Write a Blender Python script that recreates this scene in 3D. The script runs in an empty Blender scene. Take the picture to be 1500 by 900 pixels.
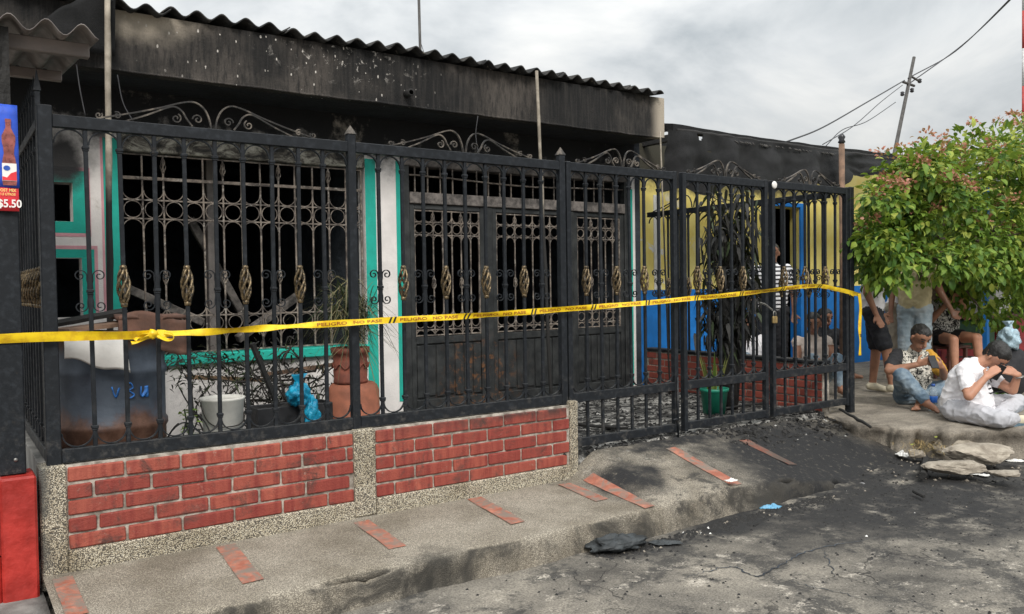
import bpy, bmesh, math, random
from mathutils import Vector, Matrix, Euler, noise as mnoise
from mathutils.bvhtree import BVHTree
R = math.radians
random.seed(7)
sc = bpy.context.scene
COL = sc.collection

# ------------------------------------------------------------------ camera
YAW, PITCH, ROLL, FPX = R(34.66), R(-1.484), R(-0.8316), 1214.77
CAM = Vector((0.0, -4.5, 1.34))
_f = Vector((math.sin(YAW)*math.cos(PITCH), math.cos(YAW)*math.cos(PITCH), math.sin(PITCH)))
_r = Vector((math.cos(YAW), -math.sin(YAW), 0)); _u = _r.cross(_f)
_c, _s = math.cos(ROLL), math.sin(ROLL)
RX, UP, FW = _c*_r+_s*_u, -_s*_r+_c*_u, _f
cd = bpy.data.cameras.new('camera'); cam = bpy.data.objects.new('camera', cd); COL.objects.link(cam)
cam.matrix_world = Matrix(((RX.x, UP.x, -FW.x, CAM.x), (RX.y, UP.y, -FW.y, CAM.y), (RX.z, UP.z, -FW.z, CAM.z), (0, 0, 0, 1)))
cd.sensor_fit = 'HORIZONTAL'; cd.sensor_width = 36.0; cd.lens = 36.0*FPX/1500.0
cd.clip_start = 0.05; cd.clip_end = 2000
sc.camera = cam
sc.render.resolution_x, sc.render.resolution_y = 1024, 614

def px(x, y, ax, v):
    """point where the sight line through photo pixel (x, y) meets the plane axis ax = v"""
    d = RX*((x-750)/FPX) + UP*(-(y-450)/FPX) + FW
    return CAM + d*((v-CAM[ax])/d[ax])

# ------------------------------------------------------------------ world: overcast sky
w = bpy.data.worlds.new('World'); sc.world = w; w.use_nodes = True
wt = w.node_tree; wn = wt.nodes; wl = wt.links; wn.clear()
SUN_EL, SUN_AZ = R(42), R(205)      # sun high, in front of the facades, behind cloud
def wnode(t, **k):
    n = wn.new(t)
    for a, b in k.items(): setattr(n, a, b)
    return n
tc = wnode('ShaderNodeTexCoord'); sep = wnode('ShaderNodeSeparateXYZ'); wl.new(tc.outputs['Generated'], sep.inputs[0])
zc = wnode('ShaderNodeMath', operation='MAXIMUM'); wl.new(sep.outputs['Z'], zc.inputs[0]); zc.inputs[1].default_value = 0.0
za = wnode('ShaderNodeMath', operation='ADD'); wl.new(zc.outputs[0], za.inputs[0]); za.inputs[1].default_value = 0.34
dv = wnode('ShaderNodeVectorMath', operation='DIVIDE'); wl.new(tc.outputs['Generated'], dv.inputs[0])
cx = wnode('ShaderNodeCombineXYZ')
for i in range(3): wl.new(za.outputs[0], cx.inputs[i])
wl.new(cx.outputs[0], dv.inputs[1])
n1 = wnode('ShaderNodeTexNoise'); n1.inputs['Scale'].default_value = 2.3; n1.inputs['Detail'].default_value = 7; n1.inputs['Roughness'].default_value = 0.55; n1.inputs['Distortion'].default_value = 0.4
wl.new(dv.outputs[0], n1.inputs['Vector'])
cr = wnode('ShaderNodeValToRGB'); e = cr.color_ramp.elements
e[0].position = 0.30; e[0].color = (0.44, 0.48, 0.50, 1); e[1].position = 0.68; e[1].color = (1.04, 1.03, 0.99, 1)
m_ = e.new(0.5); m_.color = (0.78, 0.80, 0.80, 1)
wl.new(n1.outputs['Fac'], cr.inputs[0])
gr = wnode('ShaderNodeMath', operation='MULTIPLY_ADD'); wl.new(zc.outputs[0], gr.inputs[0]); gr.inputs[1].default_value = 1.35; gr.inputs[2].default_value = 0.29
mu = wnode('ShaderNodeVectorMath', operation='SCALE'); wl.new(cr.outputs[0], mu.inputs[0]); wl.new(gr.outputs[0], mu.inputs['Scale'])
sky = wnode('ShaderNodeTexSky', sky_type='NISHITA', sun_disc=False, sun_elevation=SUN_EL, sun_rotation=SUN_AZ)
bg1 = wnode('ShaderNodeBackground'); wl.new(sky.outputs[0], bg1.inputs[0]); bg1.inputs[1].default_value = 0.1
bg2 = wnode('ShaderNodeBackground'); wl.new(mu.outputs[0], bg2.inputs[0]); bg2.inputs[1].default_value = 1.0
mx = wnode('ShaderNodeMixShader'); mx.inputs[0].default_value = 0.93
wl.new(bg1.outputs[0], mx.inputs[1]); wl.new(bg2.outputs[0], mx.inputs[2])
wo = wnode('ShaderNodeOutputWorld'); wl.new(mx.outputs[0], wo.inputs[0])

sl = bpy.data.lights.new('sun', 'SUN'); sl.energy = 1.5; sl.angle = R(18); sl.color = (1.0, 0.96, 0.9)
so = bpy.data.objects.new('sun', sl); COL.objects.link(so)
sd = Vector((math.sin(SUN_AZ)*math.cos(SUN_EL), math.cos(SUN_AZ)*math.cos(SUN_EL), math.sin(SUN_EL)))
so.rotation_euler = (-sd).to_track_quat('-Z', 'Y').to_euler()
vs = sc.view_settings
sc.display_settings.display_device = 'sRGB'
vs.view_transform = 'Standard'; vs.look = 'None'; vs.gamma = 1; vs.exposure = 0.68; vs.use_curve_mapping = False
sc.render.engine = 'CYCLES'
try:
    sc.cycles.use_denoising = True
except Exception: pass
sc.cycles.max_bounces = 6; sc.cycles.diffuse_bounces = 3; sc.cycles.glossy_bounces = 2; sc.cycles.transmission_bounces = 4; sc.cycles.transparent_max_bounces = 6

# ------------------------------------------------------------------ materials
class NT:
    def __init__(s, name):
        s.m = bpy.data.materials.new(name); s.m.use_nodes = True
        s.t = s.m.node_tree; s.t.nodes.clear()
        s.o = s.t.nodes.new('ShaderNodeOutputMaterial'); s.b = s.t.nodes.new('ShaderNodeBsdfPrincipled')
        s.t.links.new(s.b.outputs[0], s.o.inputs[0])
        s.g = s.t.nodes.new('ShaderNodeNewGeometry'); s.pos = s.g.outputs['Position']
    def n(s, t, **k):
        q = s.t.nodes.new(t)
        for a, b in k.items(): setattr(q, a, b)
        return q
    def l(s, a, b): s.t.links.new(a, b)
    def put(s, v, sock):
        if hasattr(v, 'is_output'): s.l(v, sock)
        elif isinstance(v, (tuple, list)):
            sock.default_value = tuple(v)+((1.0,) if len(sock.default_value) == 4 and len(v) == 3 else ())
        else: sock.default_value = v
    def vec(s, scale=(1, 1, 1), src=None, off=(0, 0, 0)):
        q = s.n('ShaderNodeMapping'); s.l(src or s.pos, q.inputs[0]); q.inputs['Scale'].default_value = scale; q.inputs['Location'].default_value = off
        return q.outputs[0]
    def noise(s, scale, detail=4, rough=.6, dist=0, vec=None, lo=None, hi=None):
        q = s.n('ShaderNodeTexNoise'); s.l(vec or s.pos, q.inputs['Vector']); q.inputs['Scale'].default_value = scale
        q.inputs['Detail'].default_value = detail; q.inputs['Roughness'].default_value = rough; q.inputs['Distortion'].default_value = dist
        return s.ramp(q.outputs['Fac'], lo, hi) if lo is not None else q.outputs['Fac']
    def vor(s, scale, feature='F1', out='Distance', vec=None, rnd=1):
        q = s.n('ShaderNodeTexVoronoi', feature=feature); s.l(vec or s.pos, q.inputs['Vector']); q.inputs['Scale'].default_value = scale
        q.inputs['Randomness'].default_value = rnd
        return q.outputs[out]
    def ramp(s, v, lo, hi, a=0., b=1.):
        q = s.n('ShaderNodeMapRange', interpolation_type='SMOOTHSTEP'); s.put(v, q.inputs['Value'])
        q.inputs['From Min'].default_value = lo; q.inputs['From Max'].default_value = hi; q.inputs['To Min'].default_value = a; q.inputs['To Max'].default_value = b
        return q.outputs[0]
    def math(s, op, a, b=0., clamp=False):
        q = s.n('ShaderNodeMath', operation=op); s.put(a, q.inputs[0]); s.put(b, q.inputs[1]); q.use_clamp = clamp
        return q.outputs[0]
    def mix(s, f, a, b, mode='MIX'):
        q = s.n('ShaderNodeMix', data_type='RGBA', blend_type=mode); q.clamp_factor = True
        s.put(f, q.inputs[0]); s.put(a, q.inputs[6]); s.put(b, q.inputs[7]); return q.outputs[2]
    def crampc(s, v, stops):
        q = s.n('ShaderNodeValToRGB'); s.put(v, q.inputs[0]); el = q.color_ramp.elements
        el[0].position = stops[0][0]; el[0].color = (*stops[0][1], 1); el[1].position = stops[-1][0]; el[1].color = (*stops[-1][1], 1)
        for p, c in stops[1:-1]: z = el.new(p); z.color = (*c, 1)
        return q.outputs[0]
    def blob(s, c, r0, r1, sc_=(1, 1, 1), warp=.5, wscale=2.):
        """soft stain round point c: 1 inside r0, 0 outside r1, with a ragged rim"""
        q = s.n('ShaderNodeVectorMath', operation='SUBTRACT'); s.l(s.pos, q.inputs[0]); q.inputs[1].default_value = c
        q2 = s.n('ShaderNodeVectorMath', operation='MULTIPLY'); s.l(q.outputs[0], q2.inputs[0]); q2.inputs[1].default_value = sc_
        q3 = s.n('ShaderNodeVectorMath', operation='LENGTH'); s.l(q2.outputs[0], q3.inputs[0])
        d = s.math('ADD', q3.outputs['Value'], s.math('MULTIPLY', s.math('SUBTRACT', s.noise(wscale, 6, .65), .5), warp*2))
        return s.ramp(d, r0, r1, 1., 0.)
    def xyz(s):
        q = s.n('ShaderNodeSeparateXYZ'); s.l(s.pos, q.inputs[0]); return q.outputs
    def rnd(s):
        return s.n('ShaderNodeObjectInfo').outputs['Random']
    def isl(s):
        return s.g.outputs['Random Per Island']
    def out(s, col, rough=.7, metal=0., bump=None, bstr=.3, bdist=.01, **k):
        s.put(col, s.b.inputs['Base Color']); s.put(rough, s.b.inputs['Roughness']); s.put(metal, s.b.inputs['Metallic'])
        if bump is not None:
            q = s.n('ShaderNodeBump'); q.inputs['Strength'].default_value = bstr; q.inputs['Distance'].default_value = bdist
            s.l(bump, q.inputs['Height']); s.l(q.outputs[0], s.b.inputs['Normal'])
        for a, b in k.items(): s.put(b, s.b.inputs[a])
        return s.m

def plain(name, c, rough=.65, metal=0., var=.35, scale=14, bump=.25, bscale=70, bdist=.003, rv=.0, soot=0., **k):
    t = NT(name); d = tuple(x*(1-var) for x in c); h = tuple(min(1, x*(1+var*.35)) for x in c)
    col = t.mix(t.noise(scale, 5, .6, lo=.3, hi=.7), d, h)
    if rv: col = t.mix(t.math('MULTIPLY', t.rnd(), rv), col, (.02, .015, .012))
    if soot: col = t.mix(t.math('MULTIPLY', t.noise(4.5, 6, .7, .6, lo=.42, hi=.62), soot), col, (.012, .012, .013))
    return t.out(col, t.ramp(t.noise(scale*2, 3), .3, .7, max(.05, rough-.12), min(1, rough+.12)), metal, t.noise(bscale, 4, .6), bump, bdist, **k)

M = {}
# black painted iron with dust and a little rust
t = NT('iron_black'); n = t.noise(30, 5, .65, lo=.45, hi=.75)
col = t.mix(n, (.010, .0122, .0155), (.024, .028, .034)); col = t.mix(t.noise(9, 7, .75, lo=.62, hi=.76), col, (.04, .032, .026))
up = t.n('ShaderNodeSeparateXYZ'); t.l(t.g.outputs['Normal'], up.inputs[0])
col = t.mix(t.math('MULTIPLY', t.ramp(up.outputs['Z'], .5, .95), t.noise(25, 4, .6, lo=.3, hi=.6)), col, (.05, .05, .05))
z = t.xyz(); col = t.mix(t.math('MULTIPLY', t.ramp(z[2], .35, .95, .75, 0), t.noise(14, 7, .8, lo=.5, hi=.66)), col, (.085, .08, .074)); M['iron'] = t.out(col, t.ramp(t.noise(40, 4), .3, .7, .42, .66), 0., t.noise(160, 4), .25, .002, **{'Specular IOR Level': .28})
t = NT('iron_scorched'); col = t.mix(t.noise(11, 6, .7, lo=.35, hi=.68), (.05, .042, .038), (.27, .225, .185)); col = t.mix(t.noise(23, 6, .7, lo=.52, hi=.70), col, (.38, .35, .31))
M['scorched'] = t.out(col, .8, .1, t.noise(90, 4), .4, .003)
t = NT('iron_crest'); col = t.mix(t.noise(15, 5, .65, lo=.4, hi=.7), (.03, .028, .027), (.20, .17, .14)); M['crest'] = t.out(col, .55, .4, t.noise(90, 4), .2, .002)
t = NT('door_steel'); col = t.mix(t.noise(7, 6, .7, lo=.35, hi=.7), (.014, .016, .017), (.045, .048, .048)); z = t.xyz()
col = t.mix(t.math('MULTIPLY', t.blob((4.4, 2.35, .45), .15, .75, (1, 1, 1.4), .35, 3), t.noise(12, 5, .7, lo=.5, hi=.65)), col, (.17, .075, .03))
M['door'] = t.out(col, .55, .1, t.noise(60, 4), .3, .003)
t = NT('door_lintel'); col = t.mix(t.noise(8, 6, .7, lo=.35, hi=.7), (.05, .045, .042), (.26, .23, .21)); M['door_lintel'] = t.out(col, .8, 0, t.noise(60, 4), .3, .003)
t = NT('brass_paint'); col = t.mix(t.noise(60, 5, .7, lo=.35, hi=.66), (.022, .019, .015), (.26, .19, .105)); M['gold'] = t.out(col, .42, .55, t.noise(150, 3), .3, .002)
# brick
t = NT('brick_red'); base = t.mix(t.rnd(), (.26, .046, .032), (.38, .094, .060))
st = t.vec((26, 26, 3)); col = t.mix(t.noise(1.0, 5, .6, vec=st, lo=.35, hi=.75), base, (.20, .028, .022))
col = t.mix(t.noise(5, 6, .75, .5, lo=.52, hi=.70), col, (.085, .038, .030)); z = t.xyz(); col = t.mix(t.math('MULTIPLY', t.math('MULTIPLY', t.ramp(z[2], .40, .50), t.ramp(z[0], 1.5, 3.4)), t.noise(6, 6, .7, lo=.35, hi=.6)), col, (.05, .028, .024)); col = t.mix(t.noise(34, 5, .7, lo=.66, hi=.76), col, (.42, .26, .21))
col = t.mix(t.noise(13, 7, .8, .3, lo=.60, hi=.70), col, (.36, .20, .16)); col = t.mix(t.noise(3.1, 7, .8, .3, lo=.54, hi=.70), col, (.12, .045, .036)); M['brick'] = t.out(col, .75, 0, t.math('ADD', t.noise(90, 5, .65), t.noise(22, 5, .7)), .7, .006)
t = NT('brick_side'); base = t.mix(t.rnd(), (.27, .060, .042), (.36, .085, .058)); col = t.mix(t.noise(7, 6, .7, lo=.5, hi=.72), base, (.06, .032, .028)); M['brick_side'] = t.out(col, .8, 0, t.noise(90, 5), .4, .004)
t = NT('mortar'); col = t.mix(t.noise(18, 5, .65, lo=.35, hi=.7), (.20, .175, .145), (.56, .51, .44)); M['mortar'] = t.out(col, .9, 0, t.noise(110, 4), .5, .004)
# pebble-dash
def pebble(name, scale, stops, dirt, bst=.8):
    t = NT(name); v = t.n('ShaderNodeTexVoronoi'); t.l(t.pos, v.inputs['Vector']); v.inputs['Scale'].default_value = scale
    q = t.n('ShaderNodeSeparateColor'); t.l(v.outputs['Color'], q.inputs[0])
    col = t.crampc(q.outputs[0], stops)
    col = t.mix(t.ramp(v.outputs['Distance'], .38, .68), col, (.10, .09, .075))
    col = t.mix(t.noise(3.2, 6, .7, .4, lo=.45, hi=.72), col, dirt, 'MULTIPLY')
    return t, col, v.outputs['Distance'], bst
t, col, d, b = pebble('pebble_dash', 175, [(0, (.17, .14, .105)), (.3, (.50, .43, .31)), (.6, (.68, .60, .45)), (1, (.80, .74, .60))], (.66, .63, .57))
z = t.xyz(); col = t.mix(t.math('MULTIPLY', t.ramp(z[0], .37, .44, 1, 0), t.noise(6, 5, lo=.3, hi=.6)), col, (.10, .10, .09))
M['pebble'] = t.out(col, .85, 0, t.math('SUBTRACT', 1., d), .8, .006)
# pavement: exposed aggregate, weathered grey
t, col, d, b = pebble('pavement_aggregate', 165, [(0, (.20, .19, .17)), (.35, (.34, .325, .29)), (.7, (.45, .425, .375)), (1, (.62, .585, .52))], (.68, .67, .64))
col = t.mix(.35, col, (.36, .34, .305))
col = t.mix(1., col, (1.04, .985, .90), 'MULTIPLY'); col = t.mix(t.noise(1.6, 6, .65, lo=.4, hi=.66), col, t.mix(1., col, (.70, .68, .65), 'MULTIPLY'))
z = t.xyz()
soot = t.math('MAXIMUM', t.blob((5.6, -.70, 0), .55, 1.25, (.75, 1, .4), .5, 2.6), t.math('MAXIMUM', t.blob((3.75, -.42, 0), .05, .42, (1, 1, .4), .35, 4), t.blob((4.6, -.05, .15), .03, .34, (.28, 1, .4), .42, 5)))
soot = t.math('MULTIPLY', soot, t.noise(20, 6, .75, lo=.18, hi=.46)); 
soot = t.math('MAXIMUM', soot, t.math('MULTIPLY', t.math('MULTIPLY', t.ramp(z[0], 3.2, 3.9), .8), t.noise(7, 7, .75, .4, lo=.50, hi=.64)))
ash = t.math('MULTIPLY', t.ramp(z[1], -.55, -.1), t.math('MULTIPLY', t.ramp(z[0], 3.4, 3.8), t.noise(9, 6, .75, .6, lo=.55, hi=.68)))
col = t.mix(t.math('MULTIPLY', ash, .75), col, (.62, .59, .52)); col = t.mix(soot, col, (.016, .016, .017))
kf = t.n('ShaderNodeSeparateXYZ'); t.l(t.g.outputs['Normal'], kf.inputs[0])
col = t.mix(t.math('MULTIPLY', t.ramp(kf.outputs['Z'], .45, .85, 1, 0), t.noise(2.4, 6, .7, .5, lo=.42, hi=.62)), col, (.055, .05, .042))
col = t.mix(t.math('MULTIPLY', t.blob((2.05, -.9, -.1), .04, .3, (1, 1, 1), .25, 6), .8), col, (.03, .028, .024))
M['pavement'] = t.out(col, .9, 0, t.math('SUBTRACT', 1., d), .7, .006)
t = NT('tile_strip'); col = t.mix(t.noise(14, 5, .65, lo=.35, hi=.7), (.30, .095, .058), (.47, .19, .125)); col = t.mix(t.noise(7, 8, .8, .6, lo=.42, hi=.58), col, (.20, .165, .135))
col = t.mix(t.math('MULTIPLY', t.blob((5.5, -.65, 0), .2, .9, (.9, 1, .4), .5, 3), .75), col, (.05, .03, .025)); M['strip'] = t.out(col, .8, 0, t.noise(120, 4), .4, .003)
# road: worn concrete, sooty
t = NT('road_concrete'); a = t.noise(1.1, 9, .70, .3); fine = t.noise(130, 4, .7)
col = t.crampc(a, [(.30, (.06, .055, .048)), (.43, (.165, .150, .128)), (.55, (.29, .262, .218)), (.72, (.47, .42, .345))])
col = t.mix(t.math('MULTIPLY', t.noise(2.7, 9, .78, .25, lo=.49, hi=.59), .85), col, (.052, .05, .047))
col = t.mix(t.noise(5.5, 9, .80, .2, lo=.55, hi=.64), col, (.54, .49, .415))
col = t.mix(t.noise(95, 5, .8, lo=.36, hi=.6), t.mix(1., col, (.42, .42, .42), 'MULTIPLY'), col)
v = t.vor(70, 'F1', 'Distance'); col = t.mix(t.math('MULTIPLY', t.ramp(v, .10, .2, 1, 0), t.noise(22, 3, lo=.56, hi=.62)), col, (.58, .55, .50))
soot = t.math('MAXIMUM', t.blob((5.7, -.95, -.15), .75, 1.85, (.72, 1, .4), .75, 1.6), t.math('MAXIMUM', t.blob((4.2, -1.0, -.15), .06, .50, (.34, 1, .4), .4, 3.2), t.math('MULTIPLY', t.blob((6.6, -2.1, -.15), .3, 1.3, (.7, 1, .4), .8, 1.5), .72)))
soot = t.math('MULTIPLY', soot, t.math('MULTIPLY', t.noise(26, 7, .8, lo=.16, hi=.46), t.noise(3.5, 7, .75, lo=.30, hi=.50, dist=.2))); col = t.mix(t.math('MULTIPLY', soot, .97), col, (.014, .014, .015))
vd = t.n('ShaderNodeVectorMath', operation='ADD'); t.l(t.pos, vd.inputs[0]); nz = t.n('ShaderNodeTexNoise'); nz.inputs['Scale'].default_value = 3; nz.inputs['Detail'].default_value = 6; t.l(t.pos, nz.inputs['Vector']); t.l(nz.outputs['Color'], vd.inputs[1])
ck = t.vor(1.15, 'DISTANCE_TO_EDGE', 'Distance', vd.outputs[0]); ckm = t.math('MULTIPLY', t.ramp(ck, .003, .012, 1, 0), t.noise(.9, 3, lo=.48, hi=.6))
col = t.mix(t.math('MULTIPLY', ckm, .85), col, (.022, .02, .019))
hgt = t.math('SUBTRACT', t.math('ADD', t.math('MULTIPLY', a, .8), t.math('MULTIPLY', fine, .35)), t.math('MULTIPLY', ckm, .5))
M['road'] = t.out(col, .92, 0, hgt, .75, .012)
# burnt yard floor: black char and white ash
t = NT('yard_ash'); col = t.crampc(t.noise(4.2, 8, .74, .9, vec=t.vec((1, 2.0, 1))), [(.40, (.014, .014, .015)), (.48, (.045, .043, .04)), (.53, (.25, .24, .22)), (.62, (.60, .58, .54))])
col = t.mix(t.noise(60, 5, .8, lo=.4, hi=.6), t.mix(1., col, (.45, .45, .45), 'MULTIPLY'), col); M['yard'] = t.out(col, .95, 0, t.noise(30, 6, .75), .8, .02)
t = NT('terrace_concrete'); col = t.crampc(t.noise(2.4, 8, .7, .7, vec=t.vec((1, 1.6, 1))), [(.3, (.11, .095, .078)), (.5, (.27, .235, .19)), (.7, (.44, .39, .32))])
col = t.mix(t.math('MULTIPLY', t.blob((6.0, -.2, .1), .25, .6, (1, 1, 1), .3, 4), .9), col, (.03, .028, .027))
col = t.mix(t.noise(80, 5, .8, lo=.35, hi=.6), t.mix(1., col, (.55, .55, .55), 'MULTIPLY'), col); M['terrace'] = t.out(col, .92, 0, t.math('ADD', t.noise(9, 6, .7), t.noise(120, 3)), .6, .012)
t = NT('rubble_stone'); col = t.mix(t.noise(9, 6, .7, .4, lo=.3, hi=.7), (.20, .165, .125), (.52, .46, .37)); col = t.mix(t.math('MULTIPLY', t.rnd(), .45), col, (.19, .17, .15)); M['stone'] = t.out(col, .92, 0, t.noise(50, 6, .7), .6, .01)
# stucco with soot
def stucco(name, base, sooty):
    t = NT(name); z = t.xyz(); col = t.mix(t.noise(6, 5, .6, lo=.35, hi=.7), tuple(c*.86 for c in base), base)
    if sooty:
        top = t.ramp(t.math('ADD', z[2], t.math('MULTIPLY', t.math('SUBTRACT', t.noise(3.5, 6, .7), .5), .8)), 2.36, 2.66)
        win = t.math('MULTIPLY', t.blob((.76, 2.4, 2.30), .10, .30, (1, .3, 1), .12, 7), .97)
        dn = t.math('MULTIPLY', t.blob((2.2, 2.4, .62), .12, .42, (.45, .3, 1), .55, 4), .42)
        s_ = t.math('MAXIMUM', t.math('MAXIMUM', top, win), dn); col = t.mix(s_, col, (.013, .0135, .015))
        col = t.mix(t.noise(2.2, 7, .75, lo=.56, hi=.75), col, (.42, .38, .33))
    return t.out(col, .9, 0, t.noise(75, 5, .65), .7, .006)
M['white_wall'] = stucco('white_stucco', (.82, .78, .75), True)
t = NT('lintel_plaster'); col = t.crampc(t.noise(5.5, 7, .75, .7, vec=t.vec((1, 1, 1.6))), [(.40, (.022, .022, .021)), (.49, (.11, .10, .085)), (.56, (.33, .32, .27)), (.68, (.52, .49, .43))]); M['lintel'] = t.out(col, .9, 0, t.noise(50, 6, .7), .6, .01)
def paint(name, c, soot_pts=()):
    t = NT(name); col = t.mix(t.noise(8, 5, .6, lo=.3, hi=.7), tuple(x*.82 for x in c), c); z = t.xyz()
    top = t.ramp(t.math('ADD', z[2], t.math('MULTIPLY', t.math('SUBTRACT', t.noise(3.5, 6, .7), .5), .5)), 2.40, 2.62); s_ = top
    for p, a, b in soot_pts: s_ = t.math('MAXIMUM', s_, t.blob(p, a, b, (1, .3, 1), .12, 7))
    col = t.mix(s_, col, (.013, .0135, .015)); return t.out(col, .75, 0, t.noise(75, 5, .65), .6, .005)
M['teal'] = paint('teal_paint', (.012, .42, .33), [((.76, 2.4, 2.30), .10, .28)])
M['pink'] = paint('pink_paint', (.72, .36, .40), [((.76, 2.4, 2.30), .10, .28)])
# charred fascia with scraped light plaster
t = NT('charred_fascia'); st = t.vec((34, 34, 2.2)); z = t.xyz()
col = t.mix(t.noise(1., 6, .7, vec=st, lo=.42, hi=.72), (.007, .007, .0072), (.030, .027, .025))
col = t.mix(t.math('MULTIPLY', t.noise(1.3, 5, .6, lo=.42, hi=.68), t.noise(1., 6, .75, vec=t.vec((30, 30, 5)), lo=.3, hi=.6)), col, (.08, .069, .06))
col = t.mix(t.math('MULTIPLY', t.math('MAXIMUM', t.ramp(z[0], 6.12, 6.30), t.blob((1.22, 1.8, 3.28), .05, .5, (1.0, .3, 2), .2, 5)), .88), col, (.46, .40, .32))
v = t.math('ADD', t.vor(13, 'F1', 'Distance', t.vec((1.5, 1, .8))), t.math('MULTIPLY', t.noise(30, 4, .7), .34)); chips = t.math('MULTIPLY', t.ramp(v, .27, .30, 1, 0), t.blob((2.35, 1.8, 3.14), .35, .95, (.62, .3, 1.9), .35, 3.2))
pl = t.math('MULTIPLY', t.blob((2.75, 1.8, 3.18), .12, .6, (.75, .3, 2.6), .3, 5), t.noise(10, 6, .75, .5, lo=.56, hi=.64))
col = t.mix(t.math('MAXIMUM', chips, pl), col, (.62, .58, .53)); M['fascia'] = t.out(col, .93, 0, t.math('ADD', t.noise(1., 6, .7, vec=st), t.noise(60, 4)), .7, .01)
M['soffit'] = plain('sooty_soffit', (.016, .019, .024), .95, 0, .5, 5, .5, 25, .02)
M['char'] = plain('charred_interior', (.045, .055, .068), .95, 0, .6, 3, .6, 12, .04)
M['charwood'] = plain('charred_wood', (.022, .021, .020), .85, 0, .5, 12, .8, 45, .01)
t = NT('fibre_cement'); col = t.mix(t.noise(6, 6, .7, lo=.35, hi=.7), (.012, .013, .014), (.06, .057, .053)); col = t.mix(t.noise(17, 5, .7, lo=.6, hi=.72), col, (.20, .18, .15)); M['fibro'] = t.out(col, .9, 0, t.noise(70, 5), .5, .005)
t = NT('zinc_sheet'); col = t.mix(t.noise(3, 6, .7, lo=.35, hi=.7), (.14, .122, .115), (.30, .27, .25)); M['zinc'] = t.out(col, .6, .25, t.noise(50, 4), .2, .004)
M['zinc_beam'] = plain('painted_beam', (.22, .185, .17), .7, 0, .3, 6)
t = NT('weathered_pole'); z = t.xyz(); col = t.mix(t.noise(9, 5, .6, lo=.35, hi=.7), (.22, .19, .15), (.42, .37, .30)); col = t.mix(t.ramp(t.math('ADD', z[2], t.math('MULTIPLY', t.noise(4, 5, .7), .5)), 2.15, 2.45, 1, 0), col, (.018, .017, .016)); M['pole'] = t.out(col, .8, 0, t.noise(40, 4), .5, .004)
M['redwall'] = plain('red_paint', (.42, .028, .02), .5, 0, .35, 7, .5, 22, .01)
M['plain_concrete'] = plain('smooth_concrete', (.24, .235, .22), .9, 0, .45, 6, .5, 60, .006)
M['poster_blue'] = plain('poster_blue', (.03, .10, .62), .35, 0, .35, 9, .02)
M['poster_red'] = plain('poster_red', (.78, .035, .05), .35, 0, .2, 9, .02)
M['print_white'] = plain('print_white', (.85, .83, .8), .4, 0, .05, 9, .02)
M['print_yellow'] = plain('print_yellow', (.85, .6, .2), .4, 0, .05, 9, .02)
M['print_cola'] = plain('print_cola', (.32, .09, .075), .35, 0, .5, 30, .02)
M['print_navy'] = plain('print_navy', (.03, .10, .45), .35, 0, .2, 30, .02)
t = NT('caution_yellow'); col = t.mix(t.noise(22, 5, .6, lo=.4, hi=.75), (.86, .60, .010), (.62, .36, .010)); M['tape'] = t.out(col, .38, 0, t.noise(45, 4), .25, .004)
M['tape_print'] = plain('tape_print', (.36, .10, .012), .45, 0, .4, 60, .02)
M['tape_black'] = plain('tape_black', (.02, .017, .013), .4, 0, .3, 60, .02)
# drum
t = NT('drum_paint'); z = t.xyz(); col = t.mix(t.noise(5, 6, .65, lo=.35, hi=.7), (.045, .058, .080), (.085, .105, .135))
rust = t.ramp(t.math('ADD', z[2], t.math('MULTIPLY', t.math('SUBTRACT', t.noise(5, 6, .7), .5), .35)), .60, .72, 1, 0)
col = t.mix(rust, col, t.mix(t.noise(8, 6, .7, lo=.35, hi=.7), (.085, .04, .025), (.18, .095, .065)))
rim = t.ramp(t.math('ADD', z[2], t.math('MULTIPLY', t.math('SUBTRACT', t.noise(6, 5, .7), .5), .12)), 1.0, 1.06); col = t.mix(rim, col, (.11, .065, .05))
M['drum'] = t.out(col, .55, .2, t.noise(40, 5), .3, .005)
M['drum_mark'] = plain('blue_brush_mark', (.03, .17, .52), .6, 0, .5, 40)
M['cloth_white'] = plain('white_sheet', (.78, .76, .73), .8, 0, .12, 9, .3, 60, .003)
M['plank'] = plain('raw_plank', (.42, .27, .16), .8, 0, .45, 10, .5, 50, .004)
M['plank_dark'] = plain('smoked_plank', (.22, .135, .09), .8, 0, .5, 10, .5, 50, .004)
M['cardboard'] = plain('scorched_cardboard', (.17, .09, .065), .85, 0, .5, 8, .5, 40, .005)
M['bucket'] = plain('white_bucket', (.74, .72, .66), .6, 0, .18, 7, .2, 40, soot=.15)
M['black_plastic'] = plain('black_plastic', (.022, .022, .024), .5, 0, .3, 10)
t = NT('blue_bag'); M['bluebag'] = t.out(t.mix(t.noise(14, 4, .6, lo=.3, hi=.7), (.008, .20, .36), (.015, .36, .56)), .28, 0, t.noise(18, 4, .6, 1.5), .8, .02)
M['terracotta'] = plain('terracotta', (.40, .145, .085), .8, 0, .35, 9, .3, 60, .004)
M['terracotta_dark'] = plain('terracotta_smoked', (.27, .085, .055), .8, 0, .4, 12, .3, 60, .004)
M['green_plastic'] = plain('green_plastic', (.01, .22, .14), .45, 0, .3, 10)
M['twig'] = plain('burnt_twig', (.03, .026, .022), .9, 0, .4, 20)
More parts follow.
